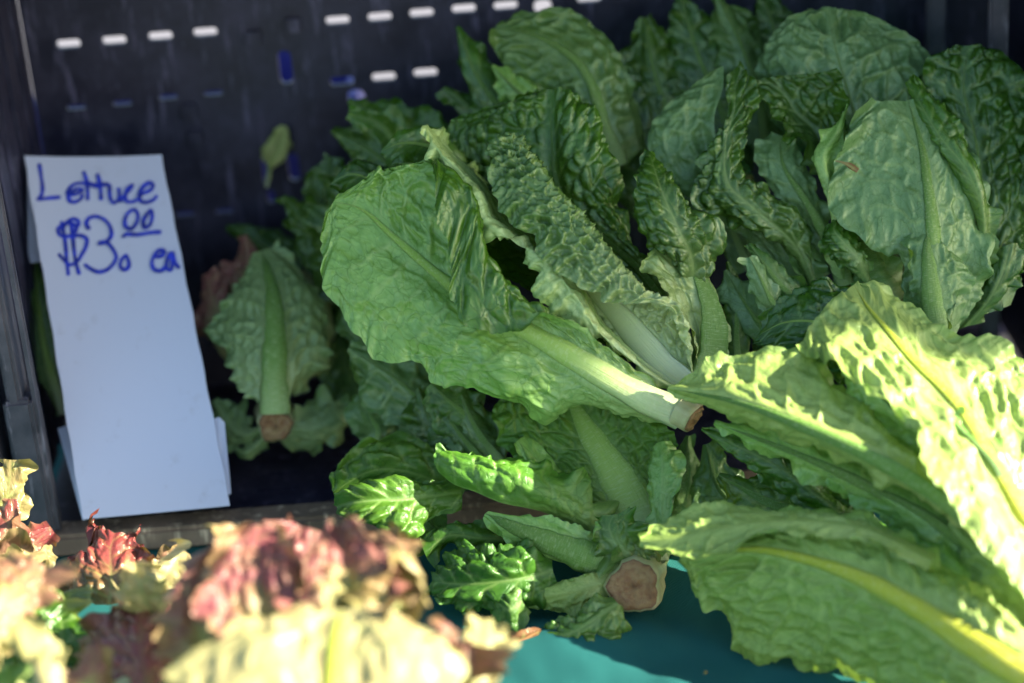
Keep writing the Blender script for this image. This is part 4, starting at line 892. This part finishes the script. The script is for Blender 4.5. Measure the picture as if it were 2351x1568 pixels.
# dry leaf scrap below it
M['dry'] = leaf_mat('dry_leaf', (.16, .06, .02), (.25, .11, .05), (.24, .10, .05), (.3, .14, .07), (.2, .05, .03), trans=.1)
rl(DRY_AT, [(1918, 369, 1.3), (1932, 372, 1.1), (1948, 378, 1.0), (1970, 392, 1.0)], [2, 3, 6, 5], [2, 3, 6, 5], 0, 0, mat='dry', norib=True, res=.8, bl=.03, frill=.1)
ds = thing('dry_leaf', 'curled brown leaf scrap lying on the cloth under the front romaine', 'leaf', onZ(1720, 1510, .004))
rl(ds, [(1672, 1503, -6.4), (1700, 1512, -6.6), (1730, 1512, -6.6), (1756, 1495, -6.4)], [3, 10, 10, 3], [3, 11, 10, 3], -.3, .2, mat='dry', ribw=(.15, .05), ribm='ribdark', res=1.2, bl=.05)

# ================================================================== right back head: grey green leaf with long rib
E = thing('romaine_lettuce', 'grey green romaine head against the crate side, long straight rib and blemished blade', 'lettuce', P(2150, 760, 5), ROM)
leaf(E, [[(2140, 780, 2.5), (2085, 700, 2.4), (2070, 600, 2), (2000, 560, 1.8), (1935, 525, 1.6), (1912, 450, 1.8), (1922, 360, 2.2), (1950, 290, 3), (1990, 238, 4)],
         [(2145, 778, 2), (2110, 690, 1.6), (2095, 590, 1.2), (2040, 520, 1.4), (1990, 430, 1.8), (1985, 330, 2.6), (2005, 240, 4)],
         [(2150, 775, 1.6), (2148, 680, 1.2), (2146, 590, .8), (2140, 500, 1), (2130, 420, 1.6), (2118, 340, 2.6), (2085, 230, 4.2)],
         [(2170, 775, 2), (2200, 690, 2), (2205, 590, 2), (2195, 500, 2), (2180, 420, 2.2), (2160, 330, 3), (2110, 220, 4.2)],
         [(2190, 775, 2.5), (2235, 700, 3), (2262, 600, 3), (2262, 500, 3), (2255, 430, 3), (2215, 330, 3.2), (2150, 240, 4), (2095, 180, 4.5)]],
     rib=2, side=-1, mat='grey', ribm='ribdark', bl=.14, sp=2.0, frill=.4, teeth=.4, ribw=(1.6, .8), pale=.25, res=1.1, wrinkle=.35)
# front shorter leaf on the same rib, jagged
leaf(E, [[(2150, 770, 1), (2110, 700, .6), (2085, 640, .4), (2070, 560, .5), (2085, 535, .8)],
         [(2155, 765, .4), (2140, 690, 0), (2135, 620, 0), (2130, 560, .4), (2138, 525, 1)],
         [(2170, 770, .6), (2200, 720, .4), (2220, 650, .6), (2200, 570, .8), (2150, 525, 1.2)]],
     rib=1, side=-1, mat='grey', bl=.2, sp=1.2, frill=.4, teeth=.7, ribw=(1.9, 1.3), ribm='ribdark', pale=.3, res=1.1)
# dark wavy fold at its right
leaf(E, [[(2230, 640, 4), (2240, 520, 3), (2180, 400, 3), (2100, 280, 4), (2070, 190, 5)],
         [(2250, 640, 3.6), (2258, 500, 2), (2225, 400, 1.6), (2150, 300, 2.6), (2085, 185, 4.6)],
         [(2270, 640, 4), (2268, 500, 3), (2250, 370, 2.6), (2195, 260, 3), (2120, 190, 4), (2088, 172, 5)]],
     rib=1, side=1, mat='rom', bl=.15, sp=1.6, frill=.45, teeth=.15, norib=True, pale=.1, res=1.2)
# tall broad leaf behind
leaf(E, [[(2040, 600, 9), (1900, 420, 10), (1780, 280, 10), (1735, 185, 10), (1750, 110, 9.4), (1790, 55, 9), (1860, 20, 8.8)],
         [(2045, 600, 8), (1940, 400, 8.6), (1860, 260, 8.4), (1815, 160, 8.2), (1830, 80, 8.4), (1880, 17, 8.8)],
         [(2050, 600, 8), (2000, 400, 8), (1960, 260, 7.6), (1930, 160, 7.8), (1910, 80, 8.2), (1900, 15, 8.8)],
         [(2060, 600, 8.4), (2060, 400, 8.4), (2050, 280, 8), (2040, 180, 8), (2010, 100, 8.2), (1940, 20, 8.8)],
         [(2070, 600, 9), (2100, 420, 9), (2120, 250, 9), (2155, 145, 9), (2130, 105, 8.8), (2060, 60, 8.8), (1980, 28, 8.8)]],
     rib=2, side=-1, mat='grey', ribm='ribdark', bl=.40, sp=2.2, frill=.25, teeth=.1, ribw=(.5, .1), pale=.15, res=1.4, wrinkle=.4)
# far right dark leaf
leaf(E, [[(2230, 720, 5), (2200, 520, 6), (2160, 320, 6.6), (2125, 200, 7), (2130, 135, 7.2), (2180, 108, 7.2)],
         [(2260, 720, 4.5), (2260, 520, 5), (2240, 330, 5.8), (2210, 200, 6.6), (2220, 105, 7)],
         [(2320, 700, 5), (2370, 560, 5.4), (2390, 380, 6), (2370, 240, 6.6), (2330, 140, 7), (2260, 102, 7.2)]],
     rib=1, side=1, mat='dark', ribm='ribdark', bl=.40, sp=1.7, frill=.35, teeth=.15, ribw=(.5, .1), pale=.1, res=1.5, wrinkle=.4)
leaf(E, [[(2190, 760, 5), (2230, 700, 4.6), (2250, 640, 4), (2270, 580, 4)], [(2220, 750, 4.6), (2270, 690, 3.8), (2300, 630, 3.4), (2320, 560, 3.4)],
         [(2260, 740, 5), (2310, 680, 4.4), (2345, 620, 4), (2340, 560, 4)]], rib=1, side=1, mat='dark', bl=.2, frill=.6, teeth=.3, norib=True, pale=.1, res=1.4)

# ================================================================== head between: twisted dark leaves
K_ = thing('romaine_lettuce', 'dark romaine head with wavy twisted leaves between the big head and the grey green one', 'lettuce', P(1860, 660, 6), ROM)
leaf(K_, [[(1860, 700, 6), (1720, 560, 6.5), (1600, 460, 7), (1520, 400, 7.2), (1490, 330, 7.2), (1505, 270, 7), (1560, 210, 6.8), (1640, 160, 6.6)],
          [(1865, 690, 5.6), (1740, 540, 5.8), (1640, 440, 6.2), (1580, 370, 6.4), (1555, 310, 6.4), (1590, 230, 6.4), (1650, 155, 6.6)],
          [(1870, 680, 5.6), (1770, 530, 5.6), (1690, 420, 5.8), (1650, 340, 6), (1640, 270, 6), (1660, 200, 6.2), (1661, 152, 6.6)]],
     rib=2, side=-1, mat='grey', bl=.22, sp=2.0, frill=.2, teeth=.08, norib=True, pale=.15, res=1.3, wrinkle=.4)
leaf(K_, [[(1870, 690, 5), (1790, 560, 4.6), (1690, 530, 4), (1640, 490, 3.8), (1592, 470, 3.8), (1625, 380, 4.4), (1655, 280, 5), (1660, 190, 6)],
          [(1875, 680, 4.4), (1820, 560, 3.6), (1730, 480, 3), (1670, 420, 3.2), (1665, 330, 4), (1685, 250, 4.8), (1685, 160, 6)],
          [(1885, 680, 4.6), (1865, 560, 4), (1850, 525, 3.8), (1780, 440, 4), (1720, 390, 4.4), (1725, 310, 5), (1738, 240, 5.4), (1720, 165, 6), (1695, 150, 6.2)]],
     rib=1, side=1, mat='dark', ribm='ribdark', bl=.36, sp=1.5, frill=.45, teeth=.15, norib=True, pale=.1, res=1.2, wrinkle=.5)
leaf(K_, [[(1930, 660, 5), (1890, 560, 5), (1800, 470, 5.2), (1745, 380, 5.6), (1735, 330, 6), (1760, 300, 6.4)],
          [(1940, 655, 4.6), (1905, 560, 4.4), (1850, 460, 4.4), (1800, 380, 5), (1790, 310, 6)],
          [(1950, 655, 5), (1920, 560, 5), (1890, 470, 5), (1860, 400, 5.4), (1820, 320, 6)]], rib=1, side=-1, mat='grey', ribm='ribdark', bl=.25, sp=1.6, frill=.35, teeth=.2, ribw=(1.4, .3), pale=.2, res=1.3)
# curled dark cup
leaf(K_, [[(1900, 420, 4), (1850, 330, 4), (1800, 320, 4.4), (1785, 250, 5), (1740, 200, 6)],
          [(1910, 400, 6.5), (1870, 300, 7), (1830, 260, 7), (1800, 215, 7), (1750, 180, 7)],
          [(1920, 400, 4.5), (1945, 300, 4), (1942, 240, 4), (1938, 180, 4.5), (1920, 165, 5)]], rib=1, side=1, mat='dark', bl=.25, sp=1.4, frill=.5, teeth=.2, norib=True, pale=.1, res=1.3)
# pale jagged rim
leaf(K_, [[(1925, 640, 4), (1890, 590, 3.4), (1905, 530, 3), (1890, 460, 2.8), (1858, 350, 2.8), (1900, 300, 3.4), (1938, 262, 3.8), (1945, 235, 4)],
          [(1935, 640, 4), (1915, 580, 3), (1920, 510, 2.6), (1908, 440, 2.4), (1890, 360, 2.4), (1920, 305, 3), (1944, 240, 4)],
          [(1945, 640, 4.6), (1940, 580, 4), (1930, 510, 3.4), (1920, 440, 3.2), (1915, 370, 3.2), (1938, 310, 3.6), (1948, 240, 4.2)]],
     rib=1, side=-1, mat='rom', bl=.15, sp=1.0, frill=.35, teeth=.6, norib=True, pale=.5, palew=8, res=1.1)
leaf(K_, [[(1990, 660, 3), (1960, 640, 2.2), (1900, 590, 2), (1880, 560, 2.4), (1900, 520, 3)],
          [(1995, 650, 2.4), (1975, 600, 1.6), (1940, 560, 1.4), (1915, 530, 1.8), (1915, 500, 2.6)],
          [(2000, 650, 3), (1990, 590, 2.4), (1965, 540, 2.4), (1945, 510, 2.8), (1930, 500, 3)]], rib=1, side=1, mat='rom', bl=.3, sp=1.0, frill=.45, teeth=.4, norib=True, pale=.2, res=1.1)
rl(K_, [(2040, 700, 4), (2010, 640, 4), (1990, 570, 4.4), (1960, 500, 5)], [50, 55, 50, 20], [50, 60, 50, 20], .5, .5, mat='rom', side=-1, ribw=(3, 1.5), ribm='ribdark', pale=.5, palew=6, bl=.06)
rl(K_, [(1880, 640, 5), (1850, 580, 5), (1820, 530, 5.4), (1790, 480, 6)], [20, 40, 40, 20], [20, 40, 40, 20], .5, .5, mat='rom', side=-1, ribw=(2.2, 1.2), ribm='ribdark', pale=.3, bl=.06)
# shaded small leaves above the sunny one
for r, a, b, k in (([(1790, 800, 3), (1740, 740, 3), (1700, 680, 3.4), (1665, 620, 4)], [15, 40, 45, 30, 5], [15, 40, 50, 30, 5], dict(side=-1, mat='grey')),
                   ([(1850, 700, 2.4), (1800, 660, 1.8), (1760, 610, 1.8), (1720, 560, 2.6)], [10, 30, 40, 30, 5], [10, 40, 35, 30, 5], dict(side=1, mat='grey', bl=.3, sp=1.0)),
                   ([(1800, 720, 1.6), (1770, 690, 1.2), (1745, 640, 1.2), (1720, 590, 1.6)], [10, 30, 40, 30, 5], [10, 28, 30, 25, 5], dict(side=-1, mat='grey', pale=.5)),
                   ([(1700, 860, 3), (1690, 780, 3), (1690, 690, 3.6), (1670, 600, 4.4)], [15, 40, 45, 30, 5], [15, 40, 50, 30, 5], dict(side=1, mat='dark', bl=.3)),
                   ([(1880, 860, 3), (1830, 790, 4), (1790, 700, 5), (1760, 600, 7)], [30, 90, 90, 10], [30, 90, 90, 10], dict(side=1, mat='dark')),
                   ([(2080, 760, 6), (2040, 680, 7), (2000, 560, 8), (1980, 440, 9)], [30, 90, 90, 10], [30, 90, 90, 10], dict(side=1, mat='dark')),
                   ([(1720, 620, 8), (1660, 480, 9), (1600, 380, 10), (1540, 280, 11)], [30, 90, 90, 10], [30, 90, 90, 10], dict(side=1, mat='dark'))):
    kw = dict(frill=.4, teeth=.5, ribw=(.6, .15), pale=.1, res=1.3, ribm='ribdark'); kw.update(k); rl(K_, r, a, b, .8, .8, **kw)

# ================================================================== back row, out of focus
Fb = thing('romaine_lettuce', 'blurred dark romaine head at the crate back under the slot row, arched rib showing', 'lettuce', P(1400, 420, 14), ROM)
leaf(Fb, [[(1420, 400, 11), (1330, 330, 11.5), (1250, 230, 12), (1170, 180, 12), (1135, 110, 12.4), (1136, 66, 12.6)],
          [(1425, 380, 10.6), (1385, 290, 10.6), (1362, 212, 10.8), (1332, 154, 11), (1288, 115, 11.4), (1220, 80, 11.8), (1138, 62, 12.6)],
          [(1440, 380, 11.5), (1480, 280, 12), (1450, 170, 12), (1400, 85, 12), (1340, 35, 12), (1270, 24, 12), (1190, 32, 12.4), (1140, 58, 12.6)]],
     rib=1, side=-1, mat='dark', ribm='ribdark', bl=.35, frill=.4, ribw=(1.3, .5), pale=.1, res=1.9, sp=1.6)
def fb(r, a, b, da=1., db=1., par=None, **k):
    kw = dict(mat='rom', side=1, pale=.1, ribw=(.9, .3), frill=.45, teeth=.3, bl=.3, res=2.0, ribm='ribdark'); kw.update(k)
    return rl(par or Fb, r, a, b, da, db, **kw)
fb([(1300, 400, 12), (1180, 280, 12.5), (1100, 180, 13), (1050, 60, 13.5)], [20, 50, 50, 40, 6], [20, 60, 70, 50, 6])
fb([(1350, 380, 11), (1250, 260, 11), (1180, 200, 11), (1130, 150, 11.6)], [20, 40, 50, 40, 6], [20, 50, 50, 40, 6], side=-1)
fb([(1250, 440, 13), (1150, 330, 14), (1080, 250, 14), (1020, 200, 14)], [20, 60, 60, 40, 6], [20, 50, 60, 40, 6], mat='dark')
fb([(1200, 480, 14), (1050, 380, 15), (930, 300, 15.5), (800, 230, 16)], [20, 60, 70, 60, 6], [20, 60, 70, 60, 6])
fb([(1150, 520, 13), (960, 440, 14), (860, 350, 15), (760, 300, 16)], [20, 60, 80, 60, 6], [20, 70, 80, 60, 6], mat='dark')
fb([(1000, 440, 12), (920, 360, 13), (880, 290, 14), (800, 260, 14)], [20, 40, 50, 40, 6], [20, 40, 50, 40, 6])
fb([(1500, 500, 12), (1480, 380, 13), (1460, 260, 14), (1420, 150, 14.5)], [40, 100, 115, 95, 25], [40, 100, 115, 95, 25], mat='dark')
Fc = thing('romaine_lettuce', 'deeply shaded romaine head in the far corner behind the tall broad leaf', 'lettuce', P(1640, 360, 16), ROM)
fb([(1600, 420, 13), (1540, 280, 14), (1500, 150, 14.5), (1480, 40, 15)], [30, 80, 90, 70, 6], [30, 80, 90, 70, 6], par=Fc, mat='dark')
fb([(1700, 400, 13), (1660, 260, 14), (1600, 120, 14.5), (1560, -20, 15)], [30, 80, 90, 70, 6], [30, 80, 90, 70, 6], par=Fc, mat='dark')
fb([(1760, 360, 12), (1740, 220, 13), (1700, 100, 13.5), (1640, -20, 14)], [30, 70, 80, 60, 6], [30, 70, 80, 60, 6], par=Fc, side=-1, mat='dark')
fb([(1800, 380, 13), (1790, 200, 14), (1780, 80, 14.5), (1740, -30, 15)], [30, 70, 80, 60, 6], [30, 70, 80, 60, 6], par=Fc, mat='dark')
# ================================================================== red leaf lettuces in front, in the sun
RED = 'red leaf lettuces in front of the crate'
Ra = thing('red_lettuce', 'red leaf lettuce with yellow ribbed pale leaf and frilled pink brown tops', 'lettuce', onZ(770, 1640, .02), RED)
def rr(par, r, a, b, da=1., db=1., **k):
    kw = dict(mat='red', side=1, ribm='riby', pale=.6, palew=2.2, norib=True, frill=.8, ff=1.5, teeth=.75, bl=.3, res=1.6, sp=1.7, red=.8, redbase=.7, redge=.4); kw.update(k)
    return rl(par, r, a, b, da, db, **kw)
# pale leaf with yellow rib
leaf(Ra, [[(740, 1700, -30), (600, 1640, -31), (470, 1600, -31), (400, 1560, -30), (440, 1510, -29), (540, 1450, -28), (640, 1425, -27), (700, 1400, -26.5)],
          [(750, 1690, -31), (690, 1610, -31.5), (620, 1550, -31), (600, 1490, -30), (660, 1440, -28.5), (730, 1395, -27)],
          [(765, 1690, -31), (768, 1600, -31), (766, 1520, -30), (770, 1450, -28.5), (785, 1400, -27)],
          [(790, 1690, -31), (850, 1610, -31.5), (920, 1550, -31), (930, 1480, -30), (880, 1430, -28.5), (820, 1390, -27)],
          [(800, 1700, -30), (920, 1650, -31), (1030, 1600, -30), (1060, 1540, -28), (1010, 1470, -27), (950, 1430, -26), (860, 1385, -26)]],
     rib=2, side=-1, mat='red', ribm='riby', bl=.22, sp=2.6, frill=.42, ff=1.2, teeth=.6, ribw=(1.9, 1.0), pale=1.0, palew=6, pall=.55, red=.45, redbase=1.0, res=1.5)
rr(Ra, [(640, 1560, -25), (610, 1470, -24.5), (600, 1360, -23.5), (590, 1270, -22), (600, 1205, -20)], [20, 110, 150, 120, 30], [20, 80, 110, 100, 40], -1.5, -1, red=1., redbase=.25, pale=.2, wrinkle=.7)
rr(Ra, [(780, 1560, -26), (790, 1450, -25), (800, 1350, -24), (790, 1270, -22.5), (780, 1205, -20.5)], [20, 90, 110, 90, 40], [20, 110, 160, 130, 40], -1, -1.5, red=.95, redbase=.35, pale=.3, wrinkle=.7)
rr(Ra, [(800, 1580, -27), (870, 1480, -26), (910, 1400, -25), (940, 1330, -23.5), (930, 1270, -22)], [20, 70, 90, 60, 20], [20, 60, 80, 60, 20], -1, -1, red=.55, redbase=.6, pale=.55)
rr(Ra, [(540, 1600, -24), (480, 1500, -23.5), (450, 1420, -23), (460, 1330, -21.5), (500, 1260, -20)], [20, 50, 60, 60, 20], [20, 60, 70, 60, 20], -1, -1, red=.9, redbase=.4, pale=.3)
rr(Ra, [(880, 1620, -28), (960, 1530, -27), (1010, 1480, -26), (1040, 1440, -25)], [20, 60, 70, 20], [20, 50, 60, 20], -1, -1, red=.9, redbase=.5, pale=.3)
rr(Ra, [(700, 1480, -21), (690, 1380, -20), (700, 1290, -18.5), (720, 1215, -17)], [20, 120, 150, 60], [20, 120, 150, 60], 1, 1, red=1., redbase=.2, pale=.1)
rr(Ra, [(640, 1440, -20), (560, 1330, -19), (530, 1260, -18), (540, 1205, -17)], [15, 50, 60, 30], [15, 50, 60, 30], -1, -1, red=.6, redbase=.6, pale=.7)
rr(Ra, [(860, 1420, -21), (880, 1340, -20), (880, 1270, -19), (860, 1220, -18)], [15, 50, 60, 30], [15, 50, 60, 30], -1, -1, red=.7, redbase=.6, pale=.7)
# pale frilled tuft at its right
rr(Ra, [(1080, 1660, -24), (1085, 1560, -24), (1095, 1480, -23), (1105, 1420, -21.5)], [20, 55, 60, 30], [20, 60, 62, 36], 1, 1, red=.3, redbase=1.1, pale=.95, palew=6, pall=.7)
rr(Ra, [(1000, 1640, -25), (1040, 1560, -25), (1060, 1510, -24.5), (1060, 1470, -24)], [20, 45, 50, 20], [20, 45, 50, 20], 1, 1, red=.9, redbase=.5, pale=.3)
butt(Ra, P(770, 1740, -30), P(775, 1800, -34) - P(770, 1690, -30), .018, .04, 21)

Rb = thing('red_lettuce', 'red leaf lettuce below the crate post with dark brown hollow and cream frills', 'lettuce', onZ(250, 1620, .02), RED)
# the sharp coppery leaf with pointed lobes
rl_pts = 'L'
leaf(Rb, [[(640, 1040, -6), (520, 985, -5.4), (430, 1000, -5), (355, 910, -4.6), (400, 780, -4), (462, 690, -3.4), (495, 790, -3.6), (548, 720, -3.4), (600, 600, -3), (618, 520, -2.6), (650, 478, -2.2)],
          [(690, 1040, -6.4), (640, 960, -6.2), (600, 870, -5.6), (600, 760, -4.8), (640, 660, -4), (660, 580, -3.2), (668, 500, -2.4)],
          [(730, 1040, -6.6), (745, 950, -6.4), (748, 850, -5.8), (745, 760, -5), (742, 660, -4.2), (760, 600, -3.6), (770, 552, -3)],
          [(780, 1030, -6.4), (850, 930, -6.2), (890, 840, -5.6), (880, 750, -4.8), (860, 670, -4), (870, 600, -3.4), (900, 540, -2.8)],
          [(800, 1030, -6), (940, 900, -5.6), (1100, 780, -5), (1030, 720, -4.4), (1012, 630, -3.8), (945, 600, -3.2), (985, 498, -2.4)]],
     rib=2, side=1, fr='L', mat='crimson', bl=.22, sp=1.5, frill=.35, ff=1.8, teeth=.6, norib=True, pale=.15, red=.8, redbase=.35, res=1.0, wrinkle=.5)
def rb(r, a, b, da=1., db=1., **k): return rr(Rb, r, a, b, da, db, **k)
rb([(300, 1420, -8), (350, 1360, -8.5), (390, 1310, -8), (420, 1262, -7)], [15, 45, 50, 24], [15, 40, 45, 24], -1, -1, red=.3, redbase=.95, pale=.95, palew=5, pall=.7)
rb([(360, 1440, -12), (340, 1390, -14), (320, 1340, -15), (310, 1290, -14)], [15, 45, 50, 20], [15, 45, 50, 20], -1, -1, red=.3, redbase=.95, pale=.95, palew=5, pall=.7)
rb([(340, 1640, -18), (330, 1540, -18), (320, 1460, -16), (330, 1380, -13)], [20, 110, 130, 60], [20, 100, 110, 40], 4, 4, red=1., redbase=.1, pale=.0)
rb([(180, 1660, -24), (200, 1580, -23), (215, 1520, -22), (215, 1480, -21)], [15, 50, 60, 30], [15, 40, 50, 24], 1, 1, red=.8, redbase=.3, pale=.5)
rb([(120, 1660, -26), (110, 1570, -26), (110, 1510, -25), (130, 1470, -24)], [15, 50, 50, 20], [15, 50, 50, 24], 1, 1, red=.2, redbase=1.0, pale=.95, palew=6, pall=.7)
rb([(300, 1660, -20), (420, 1590, -20), (470, 1540, -20), (500, 1490, -20)], [15, 60, 60, 20], [15, 60, 60, 20], 1, 1, red=.4, redbase=.8, pale=.5)
rb([(430, 1470, -8), (400, 1400, -7), (410, 1330, -6), (440, 1290, -5)], [15, 60, 70, 20], [15, 60, 70, 20], 1, 1, red=.9, redbase=.3, pale=.2)
rb([(330, 1330, -3), (370, 1290, -3), (400, 1270, -2.6), (412, 1252, -2.4)], [6, 10, 9, 3], [6, 10, 9, 3], .5, .5, red=.8, redbase=.2, pale=.1, frill=.3, norib=True)
butt(Rb, P(280, 1700, -20), P(285, 1760, -24) - P(280, 1660, -20), .018, .04, 22)

Rc = thing('red_lettuce', 'red tinged lettuce at the foot of the crate post, torn pink leaves over green', 'lettuce', onZ(20, 1560, .02), RED)
def rc(r, a, b, da=1., db=1., **k): return rr(Rc, r, a, b, da, db, **k)
rc([(-40, 1250, -3), (0, 1190, -2.4), (20, 1120, -1.6), (25, 1055, -1)], [20, 40, 45, 20], [20, 45, 50, 25], .5, .5, mat='red', red=.35, redbase=.5, pale=.0, frill=.4, res=1.1)
rc([(-50, 1290, -4), (0, 1240, -3.6), (25, 1190, -3), (30, 1145, -2.6)], [20, 35, 40, 14], [20, 40, 38, 14], .4, .4, mat='crimson', red=.7, redbase=.2, pale=.5, frill=.4, res=1.1)
rc([(-30, 1330, -4), (50, 1275, -3.4), (90, 1235, -2.8), (120, 1215, -2.4)], [20, 40, 36, 12], [20, 40, 40, 14], .4, .4, mat='crimson', red=.9, redbase=.1, pale=.2, frill=.4, res=1.1)
rc([(-60, 1300, -5), (0, 1275, -4.8), (50, 1265, -4.4), (85, 1262, -4)], [20, 30, 30, 10], [20, 40, 36, 10], .4, .4, red=.7, redbase=.2, pale=.4, frill=.5, res=1.1)
rc([(-40, 1330, -5), (60, 1290, -4.6), (110, 1275, -4), (130, 1285, -3.6)], [10, 25, 25, 8], [10, 25, 25, 8], .4, .4, red=.4, redbase=.5, pale=.6, frill=.6, res=1.1)
rc([(-60, 1480, -22), (0, 1400, -21), (50, 1340, -19), (90, 1290, -17)], [20, 80, 90, 30], [20, 70, 80, 30], 1, 1, red=.75, redbase=.35, pale=.7)
rc([(-60, 1520, -20), (-10, 1460, -20), (20, 1420, -19), (40, 1380, -18)], [20, 60, 60, 30], [20, 60, 60, 30], 1, 1, red=.6, redbase=.4, pale=.7)
rc([(20, 1620, -14), (50, 1520, -13), (90, 1420, -11), (130, 1350, -9)], [20, 70, 90, 30], [20, 70, 80, 30], 1, 1, mat='dark', red=.35, redbase=.9, pale=.0)
rc([(-20, 1640, -16), (0, 1540, -15), (30, 1460, -13), (80, 1400, -11)], [20, 70, 90, 30], [20, 70, 80, 30], 1, 1, mat='dark', red=.35, redbase=.9, pale=.0)
rc([(120, 1620, -14), (130, 1540, -13), (140, 1450, -11), (130, 1390, -9)], [20, 60, 70, 30], [20, 60, 70, 30], 1, 1, mat='dark', red=.35, redbase=.9, pale=.0)
rc([(-40, 1680, -25), (0, 1600, -25), (10, 1560, -24), (25, 1530, -23)], [10, 30, 40, 10], [10, 30, 40, 10], 1, 1, mat='front', red=0, pale=.5)
butt(Rc, P(20, 1700, -18), P(20, 1760, -22) - P(20, 1660, -18), .018, .04, 23)
# dry leaf with stalk on the cloth
dl = thing('dry_leaf', 'dry reddish brown leaf with thin stalk lying on the sunny cloth', 'leaf', onZ(1190, 1470, .006))
M['dryrib'] = plain('dry_stalk', (.35, .14, .06), .6)
p0 = [(1146, 1480, -6), (1175, 1474, -6.4), (1205, 1466, -6.4), (1242, 1446, -6.2)]
rl(dl, p0, [4, 14, 10, 2], [4, 14, 12, 2], -.3, .2, mat='dry', ribw=(.22, .16), ribm='dryrib', res=1.0, bl=.06, frill=.2) if 'dryrib' in M else None

for k_, (x0_, y0_, w_, lb) in enumerate(((955, 1318, 26, 'flat brown papery scrap on the cloth beside the dark crumpled leaves'), (1620, 1545, 12, 'tiny brown crumb of leaf on the shaded cloth below the cut stem'))):
    q_ = onZ(x0_, y0_, .009); t_ = thing('dry_scrap', lb, 'leaf', q_)
    dq = (np.dot(q_ - CAM, FWD) - 1.5) * 100 - .5
    rl(t_, [(x0_ - w_ / 2, y0_ + 2, dq), (x0_, y0_ - 1, dq - .2), (x0_ + w_ / 2, y0_, dq)], [2, w_ * .4, 2], [2, w_ * .35, 2], 0, 0, mat='dry', norib=True, res=.9, bl=.04, frill=.12)
